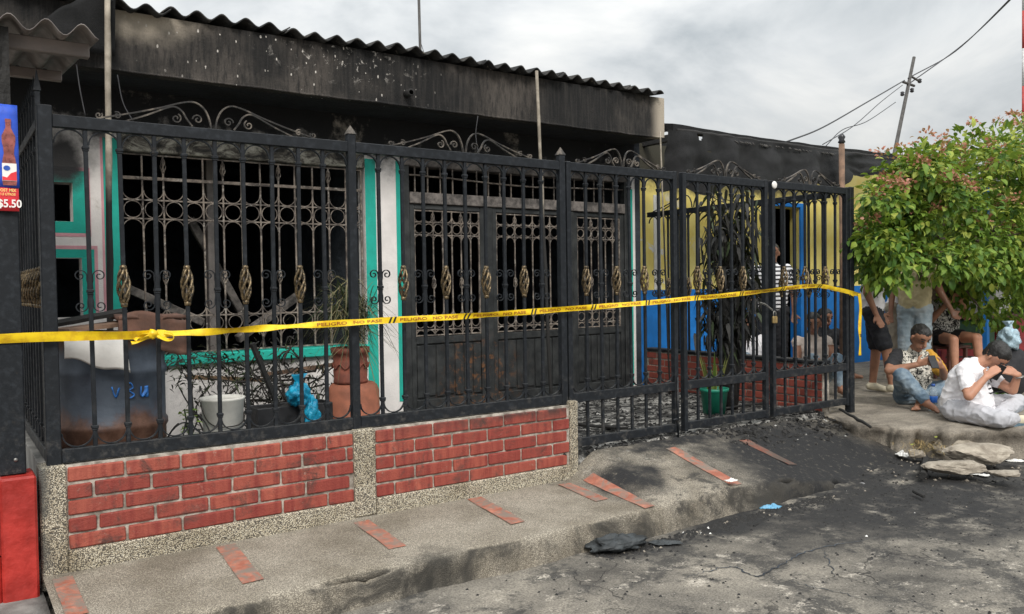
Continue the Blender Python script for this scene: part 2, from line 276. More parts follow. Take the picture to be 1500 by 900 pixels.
def leafm(name, a, b, tr=.32):
    t = NT(name); col = t.mix(t.isl(), a, b); col = t.mix(t.noise(25, 3, lo=.3, hi=.8), col, t.mix(1., col, (.6, .65, .6), 'MULTIPLY'))
    m = t.out(col, .55, 0); t.b.inputs['Specular IOR Level'].default_value = .3
    tl = t.n('ShaderNodeBsdfTranslucent'); t.l(t.mix(.4, col, (.28, .36, .03)), tl.inputs[0]); ms = t.n('ShaderNodeMixShader'); ms.inputs[0].default_value = tr
    t.l(t.b.outputs[0], ms.inputs[1]); t.l(tl.outputs[0], ms.inputs[2]); t.l(ms.outputs[0], t.o.inputs[0]); return m
M['leaf_dark'] = leafm('leaf_dark', (.050, .125, .020), (.10, .20, .034))
M['leaf_mid'] = leafm('leaf_mid', (.15, .265, .036), (.25, .37, .06))
M['leaf_lime'] = leafm('leaf_lime', (.32, .42, .06), (.48, .52, .11))
M['bract_pink'] = leafm('bract_pink', (.50, .17, .13), (.66, .34, .25))
M['leaf_dry'] = leafm('leaf_dry', (.16, .135, .06), (.30, .26, .15), .1)
M['leaf_scorch'] = leafm('leaf_scorch', (.035, .05, .025), (.07, .095, .045), .1)
M['leaf_char'] = leafm('leaf_char', (.013, .013, .013), (.032, .030, .028), .05)
M['leaf_variegated'] = leafm('leaf_variegated', (.10, .16, .03), (.38, .36, .12), .1)
M['bark'] = plain('bark', (.12, .09, .065), .9, 0, .4, 9, .8, 40, .01)
t = NT('yellow_wall'); col = t.mix(t.noise(3, 5, .6, lo=.35, hi=.7), (.78, .62, .16), (.86, .74, .26)); pe = t.noise(2.2, 7, .7, .6, lo=.55, hi=.59); col = t.mix(t.math('MULTIPLY', pe, t.blob((7.15, 2.7, 1.7), .25, .75, (1, .3, .7), .25, 3)), col, (.70, .70, .72)); z = t.xyz(); eave_shade = t.ramp(t.math('ADD', z[2], t.math('MULTIPLY', t.math('SUBTRACT', t.noise(2.2, 6, .7), .5), .5)), 2.38, 2.58); eave_shade = t.math('MULTIPLY', eave_shade, t.ramp(z[0], 8.2, 11.5, 1, .55)); col = t.mix(t.math('MULTIPLY', eave_shade, .97), col, (.014, .015, .017)); M['yellow'] = t.out(col, .85, 0, t.noise(60, 5), .4, .004)  # wall top coloured near black in place of the deep shadow under the roof
M['blue'] = plain('blue_paint', (.010, .19, .60), .6, 0, .2, 5, .4, 60, .004)
M['white_trim'] = plain('white_trim', (.72, .71, .68), .8, 0, .15, 6, .4, 60, .004)
t = NT('shade_net'); col = t.mix(t.noise(5, 6, .7, lo=.35, hi=.7), (.005, .0055, .006), (.016, .016, .017)); M['net'] = t.out(col, .95, 0, t.noise(90, 5, .7), .6, .01)
M['net_edge'] = plain('net_edge', (.085, .08, .076), .95, 0, .5, 30)
M['steel_pole'] = plain('pole_steel', (.10, .095, .09), .7, .3, .4, 12)
M['wire'] = plain('wire', (.055, .055, .06), .7)
M['mast_red'] = plain('mast_red', (.45, .05, .04), .6); M['mast_white'] = plain('mast_white', (.6, .6, .6), .6)
M['porcelain'] = plain('insulator', (.03, .03, .035), .3)
# people
def skin(n_, c): return plain(n_, c, .55, 0, .18, 12, .1, 90, .001)
M['skin_a'] = skin('skin_warm', (.50, .245, .155)); M['skin_b'] = skin('skin_tan', (.34, .165, .10)); M['skin_c'] = skin('skin_deep', (.24, .115, .072))
t = NT('hair_black'); M['hair'] = t.out(t.mix(t.noise(1, 4, vec=t.vec((90, 90, 25))), (.006, .006, .006), (.022, .019, .017)), .45, 0, t.noise(1, 4, vec=t.vec((140, 140, 40))), .7, .01)
def fabric(n_, c, var=.12): return plain(n_, c, .85, 0, var, 8, .45, 22, .012)
M['tee_white'] = fabric('tee_white', (.80, .78, .80)); M['pants_grey'] = fabric('pants_grey', (.50, .50, .53)); M['tee_beige'] = fabric('tee_beige', (.55, .47, .28)); M['shorts_black'] = fabric('shorts_black', (.018, .019, .024))
M['ochre'] = fabric('tee_ochre', (.52, .27, .03)); M['black_cloth'] = fabric('black_cloth', (.02, .02, .023)); M['khaki'] = fabric('khaki_cloth', (.36, .31, .24)); M['cream_cloth'] = fabric('cream_cloth', (.66, .55, .48))
t = NT('denim'); M['denim'] = t.out(t.mix(t.noise(5, 5, .6, lo=.35, hi=.7), (.085, .135, .19), (.33, .40, .45)), .85, 0, t.noise(60, 5), .5, .006)
t = NT('denim_pale'); M['denim_pale'] = t.out(t.mix(t.noise(6, 5, .6, lo=.35, hi=.7), (.26, .33, .38), (.45, .50, .53)), .85, 0, t.noise(60, 5), .5, .006)
t = NT('printed_tee'); M['print_tee'] = t.out(t.crampc(t.noise(36, 3, .6, 1.2), [(.45, (.02, .02, .02)), (.50, (.55, .52, .45)), (.6, (.72, .68, .6))]), .85, 0, t.noise(30, 4), .4, .01)
t = NT('floral_top'); M['floral'] = t.out(t.crampc(t.noise(24, 3, .6, 1.5), [(.47, (.015, .015, .017)), (.52, (.6, .58, .55)), (.6, (.75, .73, .7))]), .85, 0, t.noise(30, 4), .4, .01)
t = NT('striped_tee'); z = t.xyz(); s_ = t.math('SINE', t.math('MULTIPLY', z[2], 130)); M['striped'] = t.out(t.mix(t.ramp(s_, .1, .35), (.70, .70, .72), (.03, .03, .035)), .85, 0, t.noise(30, 4), .3, .01)
M['shoe'] = plain('shoe_cream', (.62, .56, .42), .7, 0, .3, 14); M['sole'] = plain('shoe_sole', (.75, .72, .66), .6)
M['phone'] = plain('phone_black', (.012, .012, .014), .2, 0, .1, 4, .02); M['eye'] = plain('eye_dark', (.01, .008, .007), .3, 0, .1, 4, .02); M['lip'] = plain('lip', (.28, .10, .08), .5, 0, .1, 4, .02)
t = NT('bottle_plastic'); M['pet'] = t.out((.72, .80, .86), .12, 0, None); t.b.inputs['Transmission Weight'].default_value = .75; t.b.inputs['IOR'].default_value = 1.25
M['pet_label'] = plain('bottle_label', (.03, .16, .62), .35, 0, .2, 30, .02); M['pet_cap'] = plain('bottle_cap', (.03, .12, .45), .4)
M['bag_pale'] = plain('pale_blue_bag', (.38, .52, .60), .3, 0, .35, 20, .8, 24, .02)
M['litter_white'] = plain('litter_white', (.74, .73, .70), .7, 0, .2, 30); M['litter_blue'] = plain('litter_blue', (.14, .38, .58), .45, 0, .3, 30, .5, 30, .01); M['litter_grey'] = plain('litter_grey', (.20, .20, .20), .7, 0, .4, 20)
M['rag'] = plain('charred_bag', (.045, .052, .056), .55, 0, .6, 9, .9, 24, .02)
M['blue_kerb'] = plain('blue_worn_paint', (.19, .31, .40), .85, 0, .5, 12, .5, 50, .006, soot=.25)
M['brass'] = plain('padlock_brass', (.42, .30, .13), .4, .7, .3, 40); M['steel'] = plain('chain_steel', (.35, .34, .32), .4, .8, .3, 40)
M['chair_brown'] = plain('brown_chair', (.15, .06, .045), .6, 0, .4, 9)
M['dark_red'] = plain('dark_red_box', (.30, .025, .03), .6); M['grey_box'] = plain('grey_box', (.42, .42, .42), .7); M['store_green'] = plain('dull_green', (.05, .11, .06), .8); M['store_brown'] = plain('dull_brown', (.10, .05, .035), .8)
M['dry_grass'] = leafm('dry_grass', (.26, .18, .08), (.44, .32, .15), .1)
M['ash_grey'] = plain('ash_grey', (.45, .44, .42), .95, 0, .4, 30)
# ------------------------------------------------------------------ geometry helpers
def V(*a): return Vector(a)
class MB:
    """collects polygons of ONE mesh object"""
    def __init__(s): s.v = []; s.f = []; s.mi = []; s.sm = []; s.cm = 0
    def add(s, vs_, fs, smooth=False):
        o = len(s.v); s.v += [tuple(p) for p in vs_]
        for f in fs: s.f.append(tuple(i+o for i in f)); s.mi.append(s.cm); s.sm.append(smooth)
        return s
    def box(s, x0, x1, y0, y1, z0, z1):
        return s.add([(x, y, z) for z in (z0, z1) for x, y in ((x0, y0), (x1, y0), (x1, y1), (x0, y1))],
                     [(3, 2, 1, 0), (4, 5, 6, 7), (0, 1, 5, 4), (1, 2, 6, 5), (2, 3, 7, 6), (3, 0, 4, 7)])
    def cbox(s, x0, x1, y0, y1, z0, z1, b=.004, jit=0.):
        """box with chamfered edges"""
        b = min(b, (x1-x0)*.3, (y1-y0)*.3, (z1-z0)*.3)
        lo, hi = (x0, y0, z0), (x1, y1, z1); vs_ = []; idx = {}
        for cx_ in (0, 1):
            for cy in (0, 1):
                for cz in (0, 1):
                    for ax in range(3):
                        c = [(lo, hi)[k][i] for i, k in enumerate((cx_, cy, cz))]
                        for i, k in enumerate((cx_, cy, cz)):
                            if i != ax: c[i] += b*(1 if k == 0 else -1)
                        if jit: c = [q+random.uniform(-jit, jit) for q in c]
                        idx[(cx_, cy, cz, ax)] = len(vs_); vs_.append(c)
        fs = []
        def quad(a, b_, c, d, n):
            p = [Vector(vs_[i]) for i in (a, b_, c, d)]
            nn = (p[1]-p[0]).cross(p[2]-p[0]); fs.append((a, b_, c, d) if nn.dot(n) > 0 else (d, c, b_, a))
        for ax in range(3):
            o1, o2 = [i for i in range(3) if i != ax]
            for k in (0, 1):
                ks = []
                for a, b_ in ((0, 0), (1, 0), (1, 1), (0, 1)):
                    q = [0, 0, 0]; q[ax] = k; q[o1] = a; q[o2] = b_; ks.append(idx[(*q, ax)])
                n = Vector((0, 0, 0)); n[ax] = 1 if k else -1; quad(*ks, n)
            for a in (0, 1):
                for b_ in (0, 1):
                    q0 = [0, 0, 0]; q0[o1] = a; q0[o2] = b_; q1 = list(q0); q1[ax] = 1
                    n = Vector((0, 0, 0)); n[o1] = 1 if a else -1; n[o2] = 1 if b_ else -1
                    quad(idx[(*q0, o1)], idx[(*q1, o1)], idx[(*q1, o2)], idx[(*q0, o2)], n)
        for c in [(a, b_, d) for a in (0, 1) for b_ in (0, 1) for d in (0, 1)]:
            i = [idx[(*c, k)] for k in range(3)]; p = [Vector(vs_[q]) for q in i]
            n = Vector([1 if k else -1 for k in c]); fs.append(tuple(i) if (p[1]-p[0]).cross(p[2]-p[0]).dot(n) > 0 else tuple(i[::-1]))
        return s.add(vs_, fs)
    def tube(s, pts, r, n=8, caps=True, smooth=True, flat=None, up=None):
        """sweep round (or n-gon) section along points; r scalar or list; flat=(a,b) scales section axes"""
        P = [Vector(p) for p in pts]; m = len(P); rs = r if isinstance(r, (list, tuple)) else [r]*m
        T = [((P[min(i+1, m-1)]-P[max(i-1, 0)]).normalized()) for i in range(m)]
        a = Vector(up) if up else (Vector((0, 0, 1)) if abs(T[0].z) < .9 else Vector((1, 0, 0)))
        N = (a-T[0]*a.dot(T[0])).normalized(); vs_ = []; fl = flat or (1, 1)
        for i in range(m):
            N = (N-T[i]*N.dot(T[i]))
            N = N.normalized() if N.length > 1e-6 else T[i].orthogonal().normalized()
            B = T[i].cross(N)
            for k in range(n):
                t_ = 2*math.pi*(k+.5)/n; vs_.append(P[i]+(N*math.cos(t_)*fl[0]+B*math.sin(t_)*fl[1])*rs[i])
        fs = [(i*n+k, i*n+(k+1) % n, (i+1)*n+(k+1) % n, (i+1)*n+k) for i in range(m-1) for k in range(n)]
        if caps: fs += [tuple(range(n-1, -1, -1)), tuple((m-1)*n+k for k in range(n))]
        return s.add(vs_, fs, smooth)
    def bar(s, p, q, w_, h=None, up=None):
        """square bar of width w (across) and h between two points"""
        h = h or w_; return s.tube([p, q], math.sqrt(.5), 4, True, False, (h, w_), up)
    def lathe(s, prof, c=(0, 0, 0), n=24, smooth=True, arc=None, caps=True):
        vs_ = []; m = len(prof)
        for r_, z_ in prof:
            for k in range(n): t_ = 2*math.pi*k/n; vs_.append((c[0]+r_*math.cos(t_), c[1]+r_*math.sin(t_), c[2]+z_))
        fs = [(i*n+k, i*n+(k+1) % n, (i+1)*n+(k+1) % n, (i+1)*n+k) for i in range(m-1) for k in range(n)]
        if caps: fs += [tuple(range(n-1, -1, -1)), tuple((m-1)*n+k for k in range(n))]
        return s.add(vs_, fs, smooth)
    def grid(s, fn, nu, nv, smooth=True):
        vs_ = [fn(i/nu, j/nv) for j in range(nv+1) for i in range(nu+1)]; k = nu+1
        return s.add(vs_, [(j*k+i, j*k+i+1, (j+1)*k+i+1, (j+1)*k+i) for j in range(nv) for i in range(nu)], smooth)
    def slab(s, fn, nu, nv, th, smooth=True):
        """grid with thickness th along (0,0,-1)*th or a vector"""
        d = Vector(th) if isinstance(th, (tuple, Vector)) else Vector((0, 0, -th))
        a = [Vector(fn(i/nu, j/nv)) for j in range(nv+1) for i in range(nu+1)]; k = nu+1; N = len(a)
        fs = [(j*k+i, j*k+i+1, (j+1)*k+i+1, (j+1)*k+i) for j in range(nv) for i in range(nu)]
        fs += [tuple(q+N for q in f[::-1]) for f in fs]
        rim = [i for i in range(k)]+[j*k+nu for j in range(1, nv+1)]+[nv*k+i for i in range(nu-1, -1, -1)]+[j*k for j in range(nv-1, 0, -1)]
        fs += [(rim[i], rim[i]+N, rim[(i+1) % len(rim)]+N, rim[(i+1) % len(rim)]) for i in range(len(rim))]
        return s.add(a+[p+d for p in a], fs, smooth)
    def prism(s, poly, ax, a, b):
        """polygon (2-D) extruded along axis ax from a to b"""
        def mk(p, t_):
            q = [p[0], p[1]]; q.insert(ax, t_); return tuple(q)
        n = len(poly); return s.add([mk(p, a) for p in poly]+[mk(p, b) for p in poly],
            [tuple(range(n-1, -1, -1)), tuple(range(n, 2*n))]+[(i, (i+1) % n, n+(i+1) % n, n+i) for i in range(n)])
    def ball(s, c, r, nu=12, nv=8, amp=0., fr=3., seed=0.):
        r = r if isinstance(r, (tuple, list)) else (r, r, r); vs_ = [];
        for j in range(nv+1):
            for i in range(nu):
                th = math.pi*j/nv; ph = 2*math.pi*i/nu; d = Vector((math.sin(th)*math.cos(ph), math.sin(th)*math.sin(ph), -math.cos(th)))
                k = 1+amp*mnoise.noise(d*fr+Vector((seed, seed*1.7, 0)))
                vs_.append((c[0]+d.x*r[0]*k, c[1]+d.y*r[1]*k, c[2]+d.z*r[2]*k))
        return s.add(vs_, [(j*nu+i, j*nu+(i+1) % nu, (j+1)*nu+(i+1) % nu, (j+1)*nu+i) for j in range(nv) for i in range(nu)], True)
    def xf(s, Mx, start=0):
        for i in range(start, len(s.v)): s.v[i] = tuple(Mx @ Vector(s.v[i]))
        return s
    def mesh(s, name, mats):
        me = bpy.data.meshes.new(name); me.from_pydata(s.v, [], s.f)
        for m in (mats if isinstance(mats, (list, tuple)) else [mats]): me.materials.append(M[m] if isinstance(m, str) else m)
        me.polygons.foreach_set('material_index', s.mi); me.polygons.foreach_set('use_smooth', s.sm); me.update(); return me
def fixn(me):
    bm = bmesh.new(); bm.from_mesh(me); bmesh.ops.recalc_face_normals(bm, faces=bm.faces); bm.to_mesh(me); bm.free(); return me
def thing(name, label, cat, loc=(0, 0, 0), rz=0., group=None, kind=None):
    o = bpy.data.objects.new(name, None); o.empty_display_size = .1; COL.objects.link(o)
    o.location = loc; o.rotation_euler = (0, 0, rz); return tag(o, label, cat, group, kind)
def tag(o, label=None, cat=None, group=None, kind=None):
    if label: o['label'] = label
    if cat: o['category'] = cat
    if group: o['group'] = group
    if kind: o['kind'] = kind
    return o
WL = {}
def obj(name, mb, mat=None, parent=None, loc=None, rot=None, scl=None, world=False, fix=False):
    """one mesh object; world=True: its vertices are world coordinates, also under an unrotated parent"""
    me = mb.mesh(name, mat) if isinstance(mb, MB) else mb
    if fix: fixn(me)
    o = bpy.data.objects.new(name, me); COL.objects.link(o)
    if parent: o.parent = parent
    base = V(0, 0, 0)
    if world and parent:
        p = parent
        while p: base = base+p.location; p = p.parent
        o.location = -base
    if loc is not None: o.location = loc
    if rot is not None: o.rotation_euler = rot
    if scl is not None: o.scale = scl if isinstance(scl, (tuple, list)) else (scl,)*3
    return o
def part(name, fn, mat, parent, **k):
    mb = MB(); fn(mb); return obj(name, mb, mat, parent, **k)
def cat_rom(pts, n=8):
    P = [Vector(p) for p in pts]; P = [P[0]*2-P[1]]+P+[P[-1]*2-P[-2]]; o = []
    for i in range(1, len(P)-2):
        for k in range(n):
            t_ = k/n; a, b, c, d = P[i-1:i+3]
            o.append(.5*((2*b)+(c-a)*t_+(2*a-5*b+4*c-d)*t_*t_+(3*b-a-3*c+d)*t_**3))
    o.append(P[-2]); return o
def nz(x, y, z=0., f=1.): return mnoise.noise(Vector((x*f, y*f, z*f)))
def text_mesh(txt, size, bold=0.):
    cu = bpy.data.curves.new('txt', 'FONT'); cu.body = txt; cu.size = size; cu.align_x = 'LEFT'; cu.offset = bold; cu.resolution_u = 3
    o = bpy.data.objects.new('txt', cu); COL.objects.link(o); dg = bpy.context.evaluated_depsgraph_get(); dg.update()
    me = bpy.data.meshes.new_from_object(o.evaluated_get(dg)); bpy.data.objects.remove(o); bpy.data.curves.remove(cu)
    return [tuple(v.co) for v in me.vertices], [tuple(p.vertices) for p in me.polygons]

# ------------------------------------------------------------------ ground, pavement, yard, terrace
ROADZ = -.19
def axis(lo, hi, n, far):
    a = [lo+(hi-lo)*i/n for i in range(n+1)]
    ext = [1, 3, 8, 20, 60, 200, 600]
    return [lo-q for q in ext[::-1] if q <= far]+a+[hi+q for q in ext if q <= far]
xs, ys = axis(-1, 9, 125, 600), axis(-4.5, .5, 80, 600)
def roadz(x, y):
    z_ = ROADZ+.012*nz(x, y, 0, 1.3)+.006*nz(x, y, 3, 5)
    if x > 5.0: z_ += .06*min(1, (x-5.0)/1.2)*max(0, min(1, (y+2.2)/1.2))
    return z_ if (-2 < x < 10 and -6 < y < 1) else ROADZ
mb = MB(); k = len(xs)
mb.add([(x, y, roadz(x, y)) for y in ys for x in xs], [(j*k+i, j*k+i+1, (j+1)*k+i+1, (j+1)*k+i) for j in range(len(ys)-1) for i in range(k-1)], True)
road = tag(obj('road', mb, 'road'), 'worn grey concrete street blackened with soot near the gate', kind='structure')
# long crack: ragged open strip with broken lips
def crack(pts, w0):
    c = cat_rom([px(x, y, 2, ROADZ) for x, y in pts], 10); mb = MB(); L = []; Rr = []
    for i, p in enumerate(c):
        d = (c[min(i+1, len(c)-1)]-c[max(0, i-1)]).normalized(); nn = V(-d.y, d.x, 0); t_ = i/(len(c)-1)
        wd = w0*math.sin(math.pi*min(1, max(.04, t_)))**.6*(.5+random.random()*.9); off = nn*random.uniform(-.012, .012)
        L.append(p+off+nn*wd); Rr.append(p+off-nn*wd)
    vs_ = []
    for a, b in zip(L, Rr): vs_ += [(a.x, a.y, roadz(a.x, a.y)+.004), (b.x, b.y, roadz(b.x, b.y)+.004)]
    mb.add(vs_, [(2*i, 2*i+1, 2*i+3, 2*i+2) for i in range(len(c)-1)]); return obj('crack', mb, 'char', road, fix=True)
crack([(1000, 848), (1040, 838), (1075, 832), (1110, 845), (1150, 825), (1190, 806), (1235, 798), (1290, 787)], .0055)
crack([(1150, 848), (1185, 860), (1230, 868), (1280, 885)], .003)
crack([(1205, 806), (1215, 825), (1225, 850)], .003)

def pave_top(x, y):
    """surface of the pavement: level in front of the wall, ramp in front of the gates"""
    flat = -.03*(-y/.88)
    edge = -.02 if x < 4.7 else -.02-.15*min(1, max(0, (x-4.7)/.9))
    top = .165-.05*max(0, min(1, (x-5.9)/.5))
    ramp = top+(edge-top)*min(1, max(0, (-y+.02)/.88))
    t_ = min(1, max(0, (x-3.5)/.34)); t_ = t_*t_*(3-2*t_)
    return flat*(1-t_)+ramp*t_+.006*nz(x, y, 0, 3)+.003*nz(x, y, 0, 11)
def pave(u, v):
    x = .37+(6.60-.37)*u; ed = -.87+.035*nz(x, 0, 0, 1.7)+.02*nz(x, 5, 0, 6)
    prof = [(0, 0), (.3, 0), (.6, 0), (.82, 0), (.92, 0), (.95, .0006), (.962, .003), (.972, .010), (.979, .020), (.984, .034), (.988, .055), (.992, .09), (.996, .13), (1.0, .17), (1.02, .27)]
    a, dz = prof[int(round(v*14))]; chip = max(0, nz(x, 3, 0, 4.5)-.25)*.10+max(0, nz(x, 8, 0, 13)-.3)*.05
    if a > .93: dz += chip*max(0, 1-dz/.12)
    y = ed*a+(chip*.6 if a > .95 else 0)
    zt = pave_top(x, max(y, -.87)); zz = max(zt-dz, ROADZ-.05)
    if a > .9: y += .014*nz(x, zz, 7, 9)+.006*nz(x, zz, 2, 28)
    return (x, y, zz)
mb = MB(); mb.grid(pave, 300, 14); mb.f = [f[::-1] for f in mb.f]
pavement = tag(obj('pavement', mb, 'pavement'), 'raised pebbly concrete pavement with red tile strips along the brick wall', kind='structure')
for i, (x0, xw, y0, y1, sk) in enumerate([(.445, .085, -.1, -.62, 0), (1.2, .10, -.10, -.66, -.03), (1.965, .10, -.10, -.62, -.03), (2.75, .10, -.07, -.64, -.06), (3.43, .10, -.12, -.55, -.03),
                          (3.61, .085, -.16, -.83, -.07), (4.40, .10, -.16, -.83, -.06), (5.16, .10, -.2, -.62, .05)]):
    def f(u, v):
        x = x0+xw*(u-.5)+sk*v+.007*nz(u*3, v*14, i, 1); y = y0+(y1-y0)*v+.02*nz(u*4, v*2, i+5, 1); return (x, y, pave_top(x, y)+.005)
    mb = MB(); mb.grid(f, 4, 14); mb.f = [q[::-1] for q in mb.f]; obj('tile_strip', mb, 'strip', pavement)
# strip of pavement in front of the neighbour's red wall, a little lower
mb = MB(); mb.slab(lambda u, v: (-1.2+1.57*u, -.9+.9*v, -.075+.006*nz(u*4, v*4)), 20, 10, .2); tag(obj('side_pavement', mb, 'plain_concrete'), 'smooth grey pavement below the red wall', kind='structure')
# yard floor behind the fence
def yardf(u, v):
    x = .1+6.42*u; y = .02+2.40*v; return (x, y, .165+.02*nz(x, y, 0, 2.2)+.02*nz(x, y, 2, 7))
mb = MB(); mb.slab(yardf, 110, 44, .4); yard = tag(obj('yard_floor', mb, 'yard'), 'yard floor covered with black char and white ash behind the gates', kind='structure')
# terrace of the neighbour on the right with a broken edge
edge = [(6.55, .05), (6.50, -.2), (6.44, -.38), (6.56, -.55), (6.50, -.74), (6.62, -.85), (6.64, -1.02), (6.78, -1.10), (6.95, -1.20), (7.3, -1.34), (8.2, -1.7), (10, -2.4), (14, -4.0)]
TR = .12
ec = cat_rom([(a, b, 0) for a, b in edge], 12); mb = MB(); rows = []
for i, p in enumerate(ec):
    t_ = i/(len(ec)-1); far = V(7.0+9*t_, 3.0, 0) if t_ < .5 else V(16, 3.0-2*(t_-.5), 0)
    jit = .13*nz(p.x*3.1, p.y*3.1, 0, 1)+.045*nz(p.x*11, p.y*11, 4, 1) if t_ < .75 else 0
    q = p+V(jit, jit*.5, 0); out = V(.05+.06*nz(p.x*7, p.y*7, 1, 1), .05+.06*nz(p.x*8, p.y*8, 5, 1), 0)
    row = [far+V(0, 0, TR), q.lerp(far, .5)+V(0, 0, TR), q.lerp(far, .2)+V(0, 0, TR), q.lerp(far, .06)+V(0, 0, TR), q.lerp(far, .025)+V(0, 0, TR-.004+.010*nz(p.x*4, p.y*4, 1, 1)), q+V(0, 0, TR-.022+.025*nz(p.x*6, p.y*6, 3, 1)), q+out*.5+V(.03*nz(p.x*12, p.y*12, 2, 1), 0, .05+.03*nz(p.x*10, p.y*10, 1, 1)), q+out+V(.04*nz(p.x*13, p.y*13, 4, 1), 0, -.03), q+out*.6+V(0, 0, -.12), q+out+V(0, 0, -.3)]
    rows.append(row)
k = len(rows[0]); mb.add([p for r_ in rows for p in r_], [(i*k+j, i*k+j+1, (i+1)*k+j+1, (i+1)*k+j) for i in range(len(rows)-1) for j in range(k-1)], True)
terrace = tag(obj('terrace_paving', mb, 'terrace', fix=True), 'cracked concrete terrace with a crumbling edge where people sit', kind='structure')
mb = MB(); mb.box(6.72, 16, -.2, 9, -.1, TR-.012); obj('paving_bed', mb, 'terrace', terrace)

# ------------------------------------------------------------------ brick walls
bw = thing('brick_wall', 'low red brick garden wall with pebbled piers carrying the black railings', 'wall', (2, 0, 0))
FY = -.03                                                    # face of the wall
def pebble_box(mb, x0, x1, z0, z1, y0=FY-.004, y1=.11): mb.cbox(x0, x1, y0, y1, z0, z1, .008)
part('pier', lambda m: pebble_box(m, .368, .482, -.08, .512), 'pebble', bw, world=True)
part('pier', lambda m: pebble_box(m, 1.962, 2.098, .0, .512), 'pebble', bw, world=True)
part('pier', lambda m: pebble_box(m, 3.566, 3.635, .0, .535), 'pebble', bw, world=True)
part('plinth', lambda m: pebble_box(m, .483, 1.961, -.05, .098, FY-.012), 'pebble', bw, world=True)
part('plinth', lambda m: pebble_box(m, 2.099, 3.565, -.05, .098, FY-.012), 'pebble', bw, world=True)
part('mortar_core', lambda m: (m.box(.483, 1.961, FY+.013, .10, .0985, .506), m.box(2.099, 3.565, FY+.013, .10, .0985, .506)), 'mortar', bw, world=True)
def brick_run(parent, x0, x1, z0, nrow, rowh, L, half, mat, y0, y1, bw_=True, ax=0, jt=.012):
    for r_ in range(nrow):
        x = x0-(L*(.52 if (r_+half) % 2 else 0.0)) + random.uniform(-.012, .012)*(1 if bw_ else 0)
        while x < x1-.02:
            a, b = max(x, x0+.003), min(x+L-jt, x1-.003)
            if b-a > .03:
                zz = z0+r_*rowh; dy = random.uniform(-.003, .003); mb = MB(); jz = random.uniform(-.002, .002)
                lo, hi = (a, b), (y0+dy, y1)
                if ax == 0: mb.cbox(a-(a+b)/2, b-(a+b)/2, 0, y1-y0, 0, rowh-jt, .006, .0016); loc = ((a+b)/2, y0+dy, zz+jz)
                else: mb.cbox(0, y1-y0, a-(a+b)/2, b-(a+b)/2, 0, rowh-jt, .005, .0012); loc = (y0+dy, (a+b)/2, zz+jz)
                o = obj('brick', mb, mat, parent); pl = parent.location; o.location = (loc[0]-pl.x, loc[1]-pl.y, loc[2]-pl.z)
                o.rotation_euler = (0, random.uniform(-.006, .006) if ax == 0 else 0, 0)
            x += L
brick_run(bw, .484, 1.960, .101, 5, .0812, .264, 0, 'brick', FY, FY+.05)
brick_run(bw, 2.100, 3.564, .101, 5, .0812, .264, 1, 'brick', FY, FY+.05)
# brick return wall at the end of the yard
SX = 6.60
sw = thing('side_brick_wall', 'low dark red brick wall with black rail dividing the yard from the yellow house', 'wall', (SX, 1.2, .1))
part('mortar_core', lambda m: m.box(SX+.008, SX+.11, .10, 2.38, .0, .575), 'mortar', sw, world=True)
brick_run(sw, .10, 2.38, .125, 6, .075, .25, 0, 'brick_side', SX, SX+.05, False, 1)
part('coping', lambda m: m.cbox(SX-.012, SX+.125, .09, 2.39, .58, .612, .006), 'iron', sw, world=True)

# ------------------------------------------------------------------ wrought-iron railings and gates
TZ0, TZ1 = 2.13, 2.19          # top rail
BZ0, BZ1 = .514, .58           # bottom rail
def spiral(r0, turns, n=26, sgn=1, start=0.):
    """spiral polyline from outside to centre, centre (0,0)"""
    o = []
    for i in range(n+1):
        t_ = i/n; a = start+sgn*turns*2*math.pi*t_; r_ = r0*(1-.82*t_); o.append((r_*math.cos(a), r_*math.sin(a)))
    return o
def flat(mb, pts2, w_=.012, th=.005, y=0.):
    """strap iron along a 2-D curve in the x-z plane; w across y, th in plane"""
    n = len(pts2); P = [Vector((p[0], y, p[1])) for p in pts2]; vs_ = []
    for i in range(n):
        d = (P[min(i+1, n-1)]-P[max(i-1, 0)]); d = d.normalized() if d.length else Vector((1, 0, 0)); nn = Vector((-d.z, 0, d.x))*th*.5; yy = Vector((0, w_*.5, 0))
        vs_ += [P[i]+nn-yy, P[i]+nn+yy, P[i]-nn+yy, P[i]-nn-yy]
    fs = [(i*4+k, i*4+(k+1) % 4, (i+1)*4+(k+1) % 4, (i+1)*4+k) for i in range(n-1) for k in range(4)]+[(3, 2, 1, 0), tuple((n-1)*4+k for k in range(4))]
    mb.add(vs_, fs)
def arch_mesh(r_):
    mb = MB(); flat(mb, [(r_*math.cos(math.pi*i/14), r_*math.sin(math.pi*i/14)) for i in range(15)], .016, .006); return fixn(mb.mesh('arch', 'iron'))
def basket_mesh():
    mb = MB(); h = .175; segs = 15
    for k in range(5):
        P = []
        for i in range(segs+1):
            t_ = i/segs; rr = .009+.019*math.sin(math.pi*t_)**.8; a = k*math.pi*2/5+t_*math.pi*.95; P.append((rr*math.cos(a), rr*math.sin(a), h*t_-h/2))
        mb.tube(P, .0072, 6, True, True)
    for z_ in (-h/2-.006, h/2+.006): mb.lathe([(.009, -.014), (.016, -.010), (.017, .006), (.010, .014)], (0, 0, z_), 10)
    return fixn(mb.mesh('basket', 'gold'))
